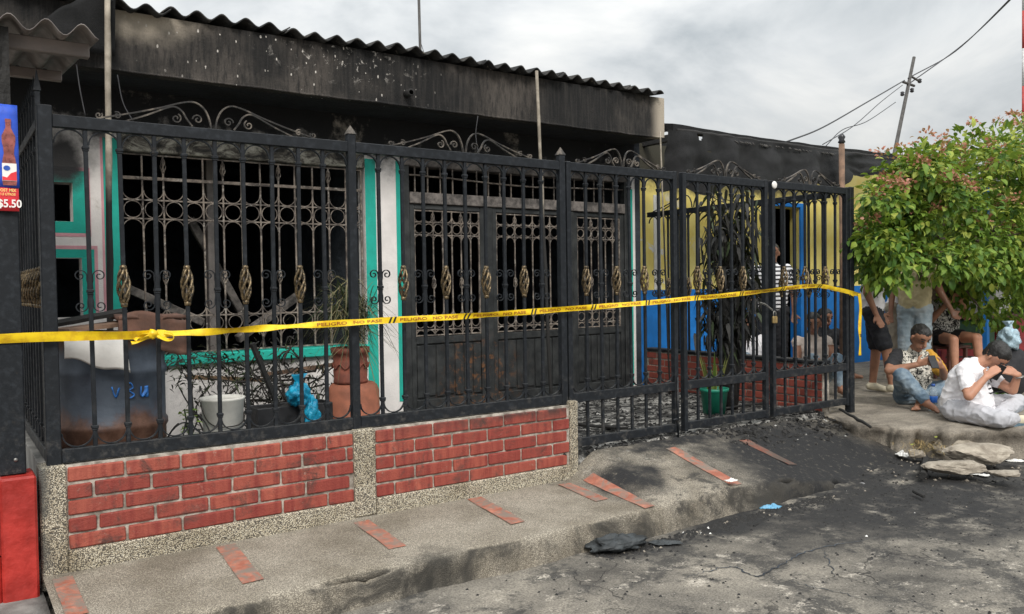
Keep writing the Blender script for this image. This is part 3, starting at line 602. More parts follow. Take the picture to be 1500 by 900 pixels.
def scroll_mesh():
    mb = MB()
    for sx in (1, -1):
        for sz in (1, -1):
            sp = spiral(.030, 1.35, 24, -1, math.pi*.98)
            pts = [(.012, -.055), (.010, -.03), (.013, -.012)]+[(p[0]+.043, p[1]+.01) for p in sp]
            pts = cat_rom([(a, 0, b) for a, b in pts[:4]], 3)[:-1]; pts = [(p.x, p.z) for p in pts]+[(p[0]+.043, p[1]+.01) for p in sp]
            flat(mb, [(sx*a, sz*(b+.065)) for a, b in pts], .012, .0045)
    return fixn(mb.mesh('scroll', 'iron'))
def collar_mesh():
    mb = MB(); mb.cbox(-.016, .016, -.016, .016, -.008, .008, .003); mb.cbox(-.0135, .0135, -.0135, .0135, -.017, -.0085, .002); return mb.mesh('collar', 'iron')
def bar_mesh(h, split=None):
    mb = MB(); w_ = .0098
    if split: mb.cbox(-w_, w_, -w_, w_, 0, split[0], .002); mb.cbox(-w_, w_, -w_, w_, split[1], h, .002)
    else: mb.cbox(-w_, w_, -w_, w_, 0, h, .002)
    return mb.mesh('bar', 'iron')
ME_BASKET, ME_SCROLL, ME_COLLAR = basket_mesh(), scroll_mesh(), collar_mesh()
BASK_Z, SCR_Z = 1.365, 1.345
def crest(parent, x0, width, z, seed=0):
    """two mirrored S-scrolls above the top rail"""
    h = .155*min(1, .75+.25*width/1.5); W = width*.5
    for sx in (1, -1):
        big = [(.012, .008), (.022, .06), (.05, .115), (.10, .145), (.17, .135), (.30, .090), (.45, .045), (.60, .006)]
        big = [(a/.60*W, b/.155*h) for a, b in big]
        inner = [(.115, .010), (.145, .05), (.165, .085), (.20, .108), (.245, .100), (.35, .05), (.46, .005)]
        inner = [(a/.60*W, b/.155*h) for a, b in inner]
        for cv in (big, inner):
            mb = MB(); c = cat_rom([(sx*a, 0, b) for a, b in cv], 7); flat(mb, [(p.x, p.z) for p in c], .013, .0075)
            obj('crest_scroll', fixn(mb.mesh('crest_scroll', 'crest')), None, parent, loc=(x0, 0, z))
        for cx_, cz, r_, st in ((.085, .045, .026, 0), (.20, .040, .026, 2), (.50, .026, .018, 1), (.59, .018, .018, 2.5)):
            mb = MB(); flat(mb, [(sx*(cx_/.60*W+p[0]), cz/.155*h+p[1]+.006) for p in spiral(r_, 1.3, 20, 1, st)], .012, .006); obj('curl', fixn(mb.mesh('curl', 'crest')), None, parent, loc=(x0, 0, z))
def railing(th, xs0, xs1, nb, first, zb, gate=False, crestw=None, skip=()):
    """fills a railing thing (origin at its middle, y = 0 plane) with rails, bars, arches"""
    o = th.location; L = xs1-xs0; sp = L/(nb+1)
    H = TZ0-zb+.004; ar = arch_mesh(sp/2-.006)
    bs = bar_mesh(H, (BASK_Z-.09-zb, BASK_Z+.09-zb)); bp = bar_mesh(H)
    def lo(x, z_, y=0.): return (x-o.x, y, z_-o.z)
    for i in range(nb):
        x = xs0+sp*(i+1); isb = (i+first) % 2 == 1
        b = obj('bar', bs if isb else bp, None, th, loc=lo(x, zb-.002)); b.rotation_euler = (random.uniform(-.002, .002), random.uniform(-.006, .006), random.uniform(-.08, .08))
        if isb: k_ = obj('basket', ME_BASKET, None, b, loc=(0, 0, BASK_Z-zb+.002)); k_.rotation_euler = (0, 0, random.random()*3)
        else:
            obj('scroll', ME_SCROLL, None, b, loc=(0, 0, SCR_Z-zb)); obj('collar', ME_COLLAR, None, b, loc=(0, 0, SCR_Z-zb))
        obj('collar', ME_COLLAR, None, b, loc=(0, 0, TZ0-sp/2-zb-.01)); obj('collar', ME_COLLAR, None, b, loc=(0, 0, BZ1+sp/2+.02-zb))
    for i in range(nb+1):
        x = xs0+sp*(i+.5); obj('arch', ar, None, th, loc=lo(x, TZ0-sp/2+.002)); a = obj('arch', ar, None, th, loc=lo(x, BZ1+sp/2-.002)); a.rotation_euler = (0, math.pi, 0)
    part('top_rail', lambda m: m.cbox(xs0-o.x, xs1-o.x, -.021, .021, TZ0-o.z, TZ1-o.z, .003), 'iron', th)
    part('bottom_rail', lambda m: m.cbox(xs0-o.x, xs1-o.x, -.021, .021, BZ0-o.z, BZ1-o.z, .003), 'iron', th)
    if crestw: crest(th, (xs0+xs1)/2-o.x, crestw, TZ1-o.z-.004)
def post(th, x, z0, z1, w_=.024, fin=True, y=0.):
    o = th.location; p = part('post', lambda m: m.cbox(x-w_-o.x, x+w_-o.x, y-w_-o.y*0, y+w_, z0-o.z, z1-o.z, .004), 'iron', th)
    if fin:
        mb = MB(); a = w_+.004; zz = z1-o.z; mb.add([(x-a-o.x, y-a, zz), (x+a-o.x, y-a, zz), (x+a-o.x, y+a, zz), (x-a-o.x, y+a, zz), (x-o.x, y, zz+.055)], [(3, 2, 1, 0), (0, 1, 4), (1, 2, 4), (2, 3, 4), (3, 0, 4)]); obj('finial', mb, 'crest', p)
    return p
FEN = .03
f1 = thing('railing', 'black iron railing in front of the grilled window, tape knotted to one bar', 'railing', (1.2, FEN, .514), group='iron railings on the brick wall')
railing(f1, .468, 1.978, 9, 0, BZ1, crestw=1.12)
post(f1, .436, .505, 2.23, .032, False); post(f1, 2.002, .505, 2.235)
f2 = thing('railing', 'black iron railing in front of the scorched double door', 'railing', (2.8, FEN, .514), group='iron railings on the brick wall')
railing(f2, 2.028, 3.532, 9, 0, BZ1, crestw=1.05)
post(f2, 3.556, .505, 2.235)
GZ = .20
for (a, b, lab, last) in ((3.592, 4.666, 'black iron gate leaf beside the brick wall pier', 0), (4.730, 5.742, 'black iron gate leaf with charred tree behind it, chained to its neighbour', 1), (5.800, 6.886, 'black iron gate leaf at the end post with white knob and yellow tape', 2)):
    g = thing('gate', lab, 'gate', ((a+b)/2, FEN, GZ), group='iron gate leaves')
    s_ = .038; railing(g, a+s_, b-s_, 6, 1, GZ+.06, True, .86)
    o = g.location
    for x in (a, b-s_): part('stile', lambda m: m.cbox(x-o.x, x+s_-o.x, -.024, .024, GZ-.01-o.z, TZ1+.004-o.z, .004), 'iron', g)
    part('foot_rail', lambda m: m.cbox(a+s_+.0005-o.x, b-s_-.0005-o.x, -.021, .021, GZ-o.z, GZ+.06-o.z, .003), 'iron', g)
    if last == 0:
        q = part('drop_bolt', lambda m: (m.tube([(b-.03-o.x, -.04, .18-o.z-.06), (b-.03-o.x, -.04, .62-o.z)], .008, 8), m.tube([(b-.03-o.x, -.04, .30-o.z), (b-.09-o.x, -.05, .30-o.z)], .007, 8)), 'iron', g)
    if last == 2:
        part('knob', lambda m: m.ball((a+.02-o.x, -.028, 2.155-o.z), (.032, .012, .032), 16, 8), 'cloth_white', g)
        post(g, 6.925, .12, 2.20, .032, False)
# padlock and chain between two leaves
pl = thing('padlock', 'brass padlock hanging on a steel chain round the gate stiles', 'padlock', (5.77, FEN-.06, 1.02))
part('body', lambda m: m.cbox(-.027, .027, -.012, .012, -.03, .03, .006), 'brass', pl)
mb = MB(); mb.tube([(-.017, 0, .025), (-.017, 0, .055)]+[(-.017*math.cos(math.pi*i/8), 0, .055+.017*math.sin(math.pi*i/8)) for i in range(9)]+[(.017, 0, .025)], .004, 6); obj('shackle', mb, 'steel', pl)
ch = thing('chain', 'steel chain looped round the two gate stiles above the padlock', 'chain', (5.70, FEN-.045, 1.13))
P = cat_rom([(-.09, .0, .035), (-.04, -.01, .02), (0, -.015, -.005), (.045, -.017, -.03)], 4)
for i in range(len(P)-1):
    mb = MB(); a = [(.012*math.cos(2*math.pi*q/10), .007*math.sin(2*math.pi*q/10), 0) for q in range(11)]; mb.tube(a, .0028, 5, False); l_ = obj('link', mb, 'steel', ch, loc=P[i]); l_.rotation_euler = (R(90)*(i % 2), R(35), 0)
# left return railing, seen end-on, with spiked tops
f3 = thing('side_railing', 'black iron side railing with spiked tops running back to the house beside the poster', 'railing', (.425, 1.2, .2))
sb, kb = None, None
mbS = MB(); mbS.cbox(-.0118, .0118, -.0118, .0118, 0, 1.75, .002); mbS.add([(-.017, -.017, 1.75), (.017, -.017, 1.75), (.017, .017, 1.75), (-.017, .017, 1.75), (0, 0, 1.86)], [(3, 2, 1, 0), (0, 1, 4), (1, 2, 4), (2, 3, 4), (3, 0, 4)])
meS = mbS.mesh('bar', 'iron')
for i in range(14):
    y = .19+.155*i; b = obj('bar', meS, None, f3, loc=(0, y-1.2, .38)); obj('basket', ME_BASKET, None, b, loc=(0, 0, 1.365-.58)); obj('collar', ME_COLLAR, None, b, loc=(0, 0, .09)); obj('collar', ME_COLLAR, None, b, loc=(0, 0, 1.47))
part('top_rail', lambda m: m.cbox(-.02, .02, -1.1, 1.15, 1.93, 1.975, .003), 'iron', f3); part('bottom_rail', lambda m: m.cbox(-.02, .02, -1.1, 1.15, .32, .38, .003), 'iron', f3)
part('kerb', lambda m: m.cbox(-.05, .05, -1.085, 1.17, -.1, .315, .004), 'plain_concrete', f3)
# return railing on the low side wall
f4 = thing('side_railing', 'black iron side railing standing on the low brick wall by the yellow house', 'railing', (SX+.055, 1.25, .612))
for i in range(15):
    y = .12+.15*i; b = obj('bar', bar_mesh(1.478) if i == 0 else bar4, None, f4, loc=(0, y-1.25, 0)); bar4 = b.data
    if i % 2: obj('basket', ME_BASKET, None, b, loc=(0, 0, .68))
    else: k_ = obj('scroll', ME_SCROLL, None, b, loc=(0, 0, .68)); k_.rotation_euler = (0, 0, R(90))
    a_ = obj('arch', arch_mesh(.069) if i == 0 else arc4, None, f4, loc=(0, y+.075-1.25, 1.408)); arc4 = a_.data; a_.rotation_euler = (0, 0, R(90))
part('top_rail', lambda m: m.cbox(-.021, .021, -1.2, 1.13, 1.478, 1.533, .003), 'iron', f4)
cr_ = thing  # crest on the side railing, turned a quarter
for sx in (1, -1):
    for cv in ([(.012, .008), (.022, .06), (.05, .115), (.10, .145), (.17, .135), (.30, .090), (.45, .045), (.60, .006)], [(.115, .010), (.145, .05), (.165, .085), (.20, .108), (.245, .100), (.35, .05), (.46, .005)]):
        mb = MB(); c = cat_rom([(sx*a, 0, b) for a, b in cv], 7); flat(mb, [(p.x, p.z) for p in c], .013, .0075); q = obj('crest_scroll', fixn(mb.mesh('crest_scroll', 'iron')), None, f4, loc=(0, .45, 1.53)); q.rotation_euler = (0, 0, R(90))
# ------------------------------------------------------------------ the burnt house
HY = 2.40
hs = thing('burnt_house', 'fire-gutted single-storey house with charred fascia, white and teal walls, grilled window and door', 'house', (3.2, HY, .15))
def hp(name, fn, mat, par=None, **k): return part(name, fn, mat, par or hs, world=True, **k)
YB = HY+.15
def wallfn(m):
    B = m.box
    B(.0, 1.153, HY, YB, 2.23, 2.98); B(.0, .45, HY, YB, .1, 2.23); B(.835, 1.153, HY, YB, 1.75, 2.23); B(.45, .835, HY, YB, 2.145, 2.23)
    B(.45, .835, HY, YB, 1.59, 1.86); B(.835, 1.153, HY, YB, 1.655, 1.75); B(.885, 1.153, HY, YB, .1, 1.655); B(.835, .885, HY, YB, 1.59, 1.655); B(.45, .885, HY, YB, .1, 1.15)
    B(1.153, 3.18, HY, YB, .1, .745); B(1.153, 3.18, HY, YB, 2.565, 2.98); B(3.18, 3.556, HY, YB, .1, 2.98); B(3.556, 6.39, HY, YB, 2.56, 2.98); B(6.39, 6.47, HY, YB, .1, 2.98)
hp('wall', wallfn, 'white_wall')
hp('lintel', lambda m: m.cbox(1.154, 3.179, HY-.012, YB, 2.412, 2.564, .008), 'lintel')
hp('lintel', lambda m: m.cbox(3.557, 6.389, HY+.01, YB, 2.47, 2.559, .008), 'door_lintel')
hp('sill', lambda m: m.cbox(1.156, 3.178, HY-.05, YB, .747, .83, .008), 'teal')
T_ = .004
def band(name, mat, rects, d=T_):
    hp(name, lambda m: [m.box(a, b, HY-d, HY+.001, c, e_) for a, b, c, e_ in rects], mat)
band('teal_band', 'teal', [(1.046, 1.1525, 1.15, 2.50)]); band('pink_band', 'pink', [(1.028, 1.045, 1.15, 2.50)])
band('teal_band', 'teal', [(.4, .93, 2.146, 2.235), (.8365, .93, 1.775, 2.145), (.4, .836, 1.775, 1.859)]); band('pink_band', 'pink', [(.4, .953, 2.236, 2.262), (.931, .953, 1.751, 2.235), (.4, .93, 1.749, 1.774)])
band('teal_band', 'teal', [(.4, .970, 1.592, 1.655), (.886, .970, 1.15, 1.591)]); band('pink_band', 'pink', [(.4, .993, 1.656, 1.682), (.971, .993, 1.15, 1.655)])
band('teal_band', 'teal', [(3.182, 3.284, .30, 2.50)]); band('teal_band', 'teal', [(3.490, 3.554, .28, 2.50)]); band('teal_band', 'teal', [(6.392, 6.43, .2, 2.40)])
# rooms behind the openings
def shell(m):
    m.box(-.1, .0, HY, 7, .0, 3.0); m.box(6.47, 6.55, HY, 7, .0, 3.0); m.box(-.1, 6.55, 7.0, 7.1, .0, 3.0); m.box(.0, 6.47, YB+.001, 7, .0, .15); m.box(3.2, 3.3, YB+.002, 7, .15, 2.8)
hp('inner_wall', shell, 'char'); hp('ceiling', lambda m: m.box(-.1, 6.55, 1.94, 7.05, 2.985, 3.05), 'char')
hp('soffit', lambda m: m.box(-1.2, 6.335, 1.921, HY-.002, 2.875, 2.93), 'soffit')
hp('column', lambda m: m.cbox(1.93, 1.99, 2.9, 2.96, .15, 2.9, .004), 'zinc')
for (x, y, z_, l_, a) in ((1.5, 2.9, 1.25, .9, 25), (2.5, 3.0, 1.1, .8, -30), (2.1, 3.2, 1.5, 1.1, 60)): 
    q = part('fallen_rafter', lambda m: m.cbox(-l_/2, l_/2, -.03, .03, -.035, .035, .006), 'door_lintel', hs); q.location = (x-3.2, y-HY, z_-.15); q.rotation_euler = (R(10), R(a), R(15))
# fascia with ragged lower lip
def fas(u, v):
    x = -1.2+7.54*u; z_ = 2.872+.415*v; y = 1.80+.006*nz(x, z_, 0, 4)
    if v == 0: z_ += .008*nz(x, 0, 0, 5)
    return (x, y, z_)
mb = MB(); mb.slab(fas, 160, 8, (0, .12, 0), False); fa = obj('fascia', mb, 'fascia', hs, world=True, fix=True)
hp('render_lip', lambda m: m.tube([(1.0+5.32*i/60, 1.802+.004*nz(i, 0, 0, .9), 2.872+.008*nz(-1.2, 0, 0, 5)+.006*nz(i, 2, 0, .7)) for i in range(61)], [.008+.005*abs(nz(i, 9, 0, 1.3)) for i in range(61)], 6), 'fascia')
pp = px(596, 138, 1, 1.79); hp('pipe_stub', lambda m: m.lathe([(.02, 0), (.032, 0), (.032, -.10), (.02, -.10)], (0, 0, 0), 14, caps=False).xf(Matrix.Translation(pp+V(0, -.08, 0)) @ Matrix.Rotation(R(90), 4, 'X')), 'charwood', fix=True)
# roof of corrugated sheets, each its own piece
xx = -1.3; i = 0; roofp = hp('roof', lambda m: m.box(-1.2, 6.22, 1.93, 6.9, 3.052, 3.10), 'char')
while xx < 6.16:
    wd = min(.93, 6.24-xx); tl = random.uniform(-.012, .012); dz = random.uniform(-.006, .008)+(.012 if i % 2 else 0); fr = 1.70+random.uniform(-.03, .05)
    def f(u, v):
        x = xx+wd*u; y = fr+(6.9-fr)*v; dip = .02*nz(x, 0, 0, 1.1)
        brk = (.02*max(0, nz(x, 4, 0, 9)) if v == 0 else 0)
        return (x, y+brk, 3.318+dz+tl*(u-.5)+dip+.026*math.cos(2*math.pi*(xx+wd*u)/.177)+.09*(y-1.7))
    mb = MB(); mb.slab(f, max(12, int(wd/.0145)), 6, .012); obj('roof_sheet', mb, 'fibro', roofp, fix=True); xx += .885; i += 1
# window grille and doors
def ring_mesh(r_, w_=.010, th=.006, mat='scorched', full=True):
    mb = MB(); n = 20; flat(mb, [(r_*math.cos((2 if full else 1)*math.pi*k/n), r_*math.sin((2 if full else 1)*math.pi*k/n)) for k in range(n+1)], w_, th); return fixn(mb.mesh('ring' if full else 'arc', mat))
def grille(par, x0, x1, zs, nb, y, mat, bw_=.0065, twist=True, tilt=0.):
    """zs: (bottom, lower band lo, hi, upper band lo, hi, top)"""
    ob = par.location; zb, l0, l1, u0, u1, zt = zs; sp = (x1-x0)/(nb+1)
    def lo(x, z_): return (x-ob.x, y-ob.y, z_-ob.z)
    mb = MB(); mb.cbox(-bw_, bw_, -bw_, bw_, 0, zt-zb, .0015); mebar = mb.mesh('bar', mat)
    rr = (u1-u0)/2; rm = ring_mesh(min(rr-.008, sp/2-.006), mat=mat); am = ring_mesh(sp/2-.004, mat=mat, full=False); rm2 = ring_mesh(min((l1-l0)/2-.008, sp/2-.006), mat=mat)
    mbk = MB()
    for k_ in range(4):
        mbk.tube([((.008+.012*math.sin(math.pi*q/8))*math.cos(k_*1.57+q*.4), (.008+.012*math.sin(math.pi*q/8))*math.sin(k_*1.57+q*.4), .11*q/8-.055) for q in range(9)], .0035, 5)
    mek = mbk.mesh('basket', mat)
    for i in range(nb):
        x = x0+sp*(i+1); b = obj('bar', mebar, None, par, loc=lo(x, zb)); b.rotation_euler = (0, random.uniform(-.006, .006), 0)
        if twist and i % 3 == 1: obj('basket', mek, None, b, loc=(0, 0, (zt*.55+u1*.45 if False else l1+(u0-l1)*.40)-zb)); obj('basket', mek, None, b, loc=(0, 0, zt-zb-.09))
    for i in range(nb+1):
        x = x0+sp*(i+.5)
        obj('ring', rm, None, par, loc=lo(x, (u0+u1)/2)); obj('ring', rm2, None, par, loc=lo(x, (l0+l1)/2))
        obj('arc', am, None, par, loc=lo(x, u0-sp/2)); a = obj('arc', am, None, par, loc=lo(x, u1+sp/2)); a.rotation_euler = (0, math.pi, 0)
        a = obj('arc', am, None, par, loc=lo(x, l1+sp/2)); a.rotation_euler = (0, math.pi, 0); obj('arc', am, None, par, loc=lo(x, l0-sp/2))
    for z_ in (zb+.01, l0, l1, u0, u1, zt-.01): part('rail', lambda m: m.cbox(x0-ob.x, x1-ob.x, y-.007-ob.y, y+.007-ob.y, z_-.006-ob.z, z_+.006-ob.z, .001), mat, par)
    for x in (x0, x1): part('side_bar', lambda m: m.cbox(x-.008-ob.x, x+.008-ob.x, y-.008-ob.y, y+.008-ob.y, zb-ob.z, zt-ob.z, .001), mat, par)
class Off:
    pass
def sub(name, loc, par=None):
    o = bpy.data.objects.new(name, None); COL.objects.link(o); o.parent = par or hs; o.location = V(*loc)-(par or hs).location; return o
def grille_under(name, wloc, **k):
    o = sub(name, wloc); real = o.location.copy(); o.location = wloc; grille(o, **k); o.location = real; return o
wg = grille_under('window_grille', V(2.17, HY+.03, .83), x0=1.175, x1=3.155, zs=(.835, 1.010, 1.135, 1.900, 2.045, 2.405), nb=12, y=HY+.03, mat='scorched')
part('rail', lambda m: m.cbox(-.99, .99, -.011, .011, 2.20-.83, 2.225-.83, .002), 'scorched', wg)
dr = sub('door', V(4.97, HY+.03, .17))
def dpart(name, fn, mat, par=dr):
    mb = MB(); fn(mb); mb.xf(Matrix.Translation(V(-4.97, -HY-.03, -.17))); return obj(name, mb, mat, par)
def jamb(m): m.cbox(3.557, 3.625, HY-.01, HY+.07, .16, 2.469, .006); m.cbox(6.31, 6.389, HY-.01, HY+.07, .16, 2.469, .006); m.cbox(4.463, 4.545, HY-.005, HY+.065, .16, 2.118, .006); m.cbox(5.455, 5.585, HY-.005, HY+.065, .16, 2.118, .006)
dpart('door_frame', jamb, 'door'); dpart('transom_bar', lambda m: m.cbox(3.626, 6.309, HY-.02, HY+.08, 2.12, 2.225, .006), 'door_lintel')
for i in range(19): dpart('transom_rod', lambda m: m.cbox(3.70+.137*i-.006, 3.70+.137*i+.006, HY+.02, HY+.032, 2.2255, 2.468, .001), 'scorched')
dpart('transom_rail', lambda m: m.tube([(3.63+2.67*k_/24, HY+.01, 2.385-.035*math.sin(math.pi*k_/24)**2+.006*nz(k_, 0, 0, .8)) for k_ in range(25)], .009, 6), 'scorched')
for (a, b, nb, lab) in ((3.63, 4.458, 6, 'rust-streaked'), (4.55, 5.45, 6, ''), (5.59, 6.305, 5, '')):
    lf = sub('door_leaf', V((a+b)/2, HY+.03, .17)); y0 = HY+.0; ox = (a+b)/2
    def lp(name, fn, mat):
        mb = MB(); fn(mb); mb.xf(Matrix.Translation(V(-ox, -HY-.03, -.17))); return obj(name, mb, mat, lf)
    lp('leaf_frame', lambda m: (m.cbox(a, a+.05, y0+.005, y0+.055, .18, 2.115, .004), m.cbox(b-.05, b, y0+.005, y0+.055, .18, 2.115, .004), m.cbox(a+.051, b-.051, y0+.008, y0+.052, .18, .27, .004), m.cbox(a+.051, b-.051, y0+.008, y0+.052, .80, .865, .004), m.cbox(a+.051, b-.051, y0+.008, y0+.052, 2.07, 2.115, .004)), 'door')
    lp('sheet', lambda m: m.box(a+.05, b-.05, y0+.03, y0+.04, .27, .80), 'door')
    nfl = 7; fw = (b-a-.10)/nfl
    for q in range(nfl): lp('flute', lambda m: m.cbox(a+.05+fw*q+.012, a+.05+fw*(q+1)-.006, y0+.014, y0+.0295, .29+.012*(q % 2), .785, .006), 'door')
    real = lf.location.copy(); lf.location = V(ox, HY+.03, .17); grille(lf, a+.055, b-.055, (.868, .93, 1.06, 1.83, 1.95, 2.068), nb, HY+.025, 'scorched' , .006, True); lf.location = real
# bamboo props leaning on the fascia
for lab, a, b, r_ in (('pale wooden pole rising past the corrugated awning', (160, 330), (157, -20), .022), ('pale wooden pole leaning against the charred fascia behind the second railing', (802, 470), (786, 104), .017), ('thin grey rod holding the end of the burnt roof', (971, 300), (967, 193), .010)):
    p0, p1 = px(*a, 1, 1.64), px(*b, 1, 1.64); d = (p1-p0).normalized(); p0 = p0-d*((p0.z-.17)/d.z)
    pts = [p0.lerp(p1, i/14) for i in range(15)]; mb = MB(); n_ = 8
    mb.tube([(p+V(.006*nz(i, 0, 0, .6), 0, 0))-p0 for i, p in enumerate(pts)], [r_*(1-.15*i/14)*(1.12 if i % 3 == 0 else 1) for i in range(15)], n_)
    tag(obj('pole', mb, 'pole', loc=p0), lab, 'pole')
# antenna mast on the roof
a0, a1 = px(616, 92, 1, 4.0), px(612, -60, 1, 4.0)
am_ = thing('antenna_mast', 'thin dark mast standing on the corrugated roof', 'mast', a0-V(0, 0, .45))
o0 = am_.location; part('tube', lambda m: m.tube([V(0, 0, 0), a0-o0, a1-o0], .016, 8), 'steel_pole', am_); part('guy_wire', lambda m: m.tube([a0+V(0, 0, .25)-o0, a0+V(.09, 0, .0)-o0, a0+V(.12, 0, -.2)-o0], .004, 5), 'wire', am_)
# wires hanging from the eave
for a_, b_, c_ in (((112, 95), (117, 130), (125, 170)), ((172, 110), (180, 150), (195, 178)), ((700, 170), (697, 200), (703, 235))):
    pts = cat_rom([px(*q, 1, 1.75) for q in (a_, b_, c_)], 6); mb = MB(); mb.tube([p-pts[0] for p in pts], .004, 5); tag(obj('wire', mb, 'wire', loc=pts[0]), {112: 'thin burnt wire dangling above the pink and teal window', 172: 'thin burnt wire dangling right beside the pale pole by the awning', 700: 'thin burnt wire dangling over the crest of the second railing'}[a_[0]], 'wire', 'wires dangling from the eave')

# ------------------------------------------------------------------ neighbour on the left
lw = thing('red_wall', 'glossy red painted brick wall and pier at the pavement edge', 'wall', (0, -.05, -.08))
part('pier', lambda m: m.cbox(.205, .352, -.095, .12, -.1, .492, .010), 'redwall', lw, world=True)
part('base', lambda m: m.cbox(-1.2, .204, -.088, .1, -.1, .14, .01), 'redwall', lw, world=True); part('core', lambda m: m.box(-1.2, .204, -.07, .1, .1405, .485), 'redwall', lw, world=True)
for r_ in range(4):
    for c_ in range(5): part('brick', lambda m: m.cbox(.2-.255*(c_+1)+(.12 if r_ % 2 else 0), .2-.255*c_-.014+(0 if (r_ % 2 and c_ == 0) else (.12 if r_ % 2 else 0)), -.09, -.06, .147+.084*r_, .147+.084*r_+.068, .007, .002), 'redwall', lw, world=True)
lf_ = thing('steel_post', 'broad black steel gate post standing on the red wall, poster fixed to it', 'post', (.27, .02, .49))
part('shaft', lambda m: m.cbox(.205, .318, -.03, .075, .494, 1.95, .006), 'iron', lf_, world=True); part('cross_rail', lambda m: m.cbox(-1.2, .2045, .0, .05, .58, .66, .004), 'iron', lf_, world=True); part('bolt', lambda m: m.lathe([(.009, 0), (.009, .006), (.004, .009)], (0, 0, 0), 8).xf(Matrix.Translation(V(.275, -.031, .565)) @ Matrix.Rotation(R(90), 4, 'X')), 'steel', lf_, world=True, fix=True)
for k_ in range(4): part('bar', lambda m: m.cbox(.06-.16*k_, .085-.16*k_, .01, .035, .66, 1.95, .002), 'iron', lf_, world=True)
tp = thing('charred_post', 'charred rough timber post holding up the corrugated awning', 'post', (.26, .05, 1.95))
mb = MB(); mb.slab(lambda u, v: (.185+.115*u, .0+.012*nz(u*6, v*7, 1, 1), 1.951+.62*v), 8, 14, (0, .08, 0), False); obj('timber', mb, 'charwood', tp, world=True, fix=True)
# poster
ps = thing('poster', 'blue price poster showing a cola bottle above a red price strip', 'poster', (.1, -.05, 1.72))
mb = MB(); mb.slab(lambda u, v: (-.35+.672*u, -.052-.006*math.sin(u*7+v*3), 1.822+.38*v), 16, 8, (0, .003, 0)); obj('blue_sheet', mb, 'poster_blue', ps, world=True, fix=True)
mb = MB(); mb.slab(lambda u, v: (-.35+.668*u, -.053-.006*math.sin(u*7+v*3), 1.715+.106*v), 16, 3, (0, .003, 0)); obj('price_strip', mb, 'poster_red', ps, world=True, fix=True)
def print2(name, polys, mat, y=-.0625):
    mb = MB()
    for pl_ in polys: mb.prism(pl_, 1, y, y+.0012)
    return obj(name, mb, mat, ps, world=True, fix=True)
bx0, bz0 = .283, 1.832
prof = [(0, .0), (.026, .0), (.029, .02), (.028, .10), (.024, .125), (.020, .145), (.022, .17), (.027, .20), (.027, .225), (.016, .25), (.011, .262), (.011, .285), (0, .285)]
print2('bottle_print', [[(bx0+a, bz0+b) for a, b in prof]+[(bx0-a, bz0+b) for a, b in prof[::-1][1:-1]]], 'print_cola')
print2('bottle_label', [[(bx0-.0285, bz0+.02), (bx0+.0285, bz0+.02), (bx0+.0285, bz0+.10), (bx0-.0285, bz0+.10)]], 'print_white', -.064)
print2('label_wave', [[(bx0-.028, bz0+.022), (bx0+.028, bz0+.022), (bx0+.028, bz0+.065), (bx0+.005, bz0+.055), (bx0-.01, bz0+.035), (bx0-.028, bz0+.04)]], 'poster_red', -.0655)
print2('label_dot', [[(bx0-.01+.014*math.cos(i*.7), bz0+.078+.012*math.sin(i*.7)) for i in range(9)]], 'print_navy', -.0657)
print2('bottle_cap', [[(bx0-.012, bz0+.286), (bx0+.012, bz0+.286), (bx0+.012, bz0+.303), (bx0-.012, bz0+.303)]], 'print_cola')
def ptext(txt, size, x, z_, mat, bold=.0):
    v_, f_ = text_mesh(txt, size, bold); mb = MB(); mb.add([(x+a*.85, -.0635, z_+b) for a, b, c in v_], f_); obj('lettering', mb, mat, ps, world=True)
ptext('$5.50', .050, .232, 1.732, 'print_white', .0012); ptext('POST MIX', .019, .236, 1.803, 'print_yellow', .0006); ptext('1.5 LITROS', .015, .244, 1.786, 'print_yellow', .0005)
# corrugated awning
aw = thing('awning', 'small grey corrugated metal awning on two beams over the neighbouring front', 'awning', (-.3, .9, 2.5))
pa, pb = px(130, 78, 1, .12), px(75, 106, 0, px(130, 78, 1, .12).x)
z0, z1 = pa.z+.03, pb.z+.03; y0_, y1_ = .12, 1.2; z1 = z0+(px(75, 106, 1, 1.2).z-z0)
slope = (z1-z0)/(y1_-y0_); xr = pa.x
def awf(u, v):
    x = -1.3+(xr+.02+1.3)*u; y = -.06+1.65*v; return (x, y, z0+slope*(y-.12)+.045+.032*math.cos(2*math.pi*x/.15))
mb = MB(); mb.slab(awf, 130, 6, .004); obj('corrugated_sheet', mb, 'zinc', aw, world=True, fix=True)
part('beam', lambda m: m.cbox(-1.3, xr, .09, .14, z0-.06, z0+.008, .004), 'zinc_beam', aw, world=True); part('beam', lambda m: m.cbox(-1.3, xr, 1.18, 1.23, z1-.05, z1+.008, .004), 'zinc_beam', aw, world=True)
# torn charred sheet behind the awning
ts = px(120, 20, 1, 1.7)
mb = MB(); mb.slab(lambda u, v: (.62+.42*u, 1.70-.05*math.sin(u*5)-.1*v*u, 2.95+.5*v*(.35+.65*u)+.03*nz(u*4, v*4)), 14, 8, (0, .006, 0)); tag(obj('torn_sheet', mb, 'net', fix=True), 'torn charred sheet hanging beside the pale pole above the awning', 'sheet')

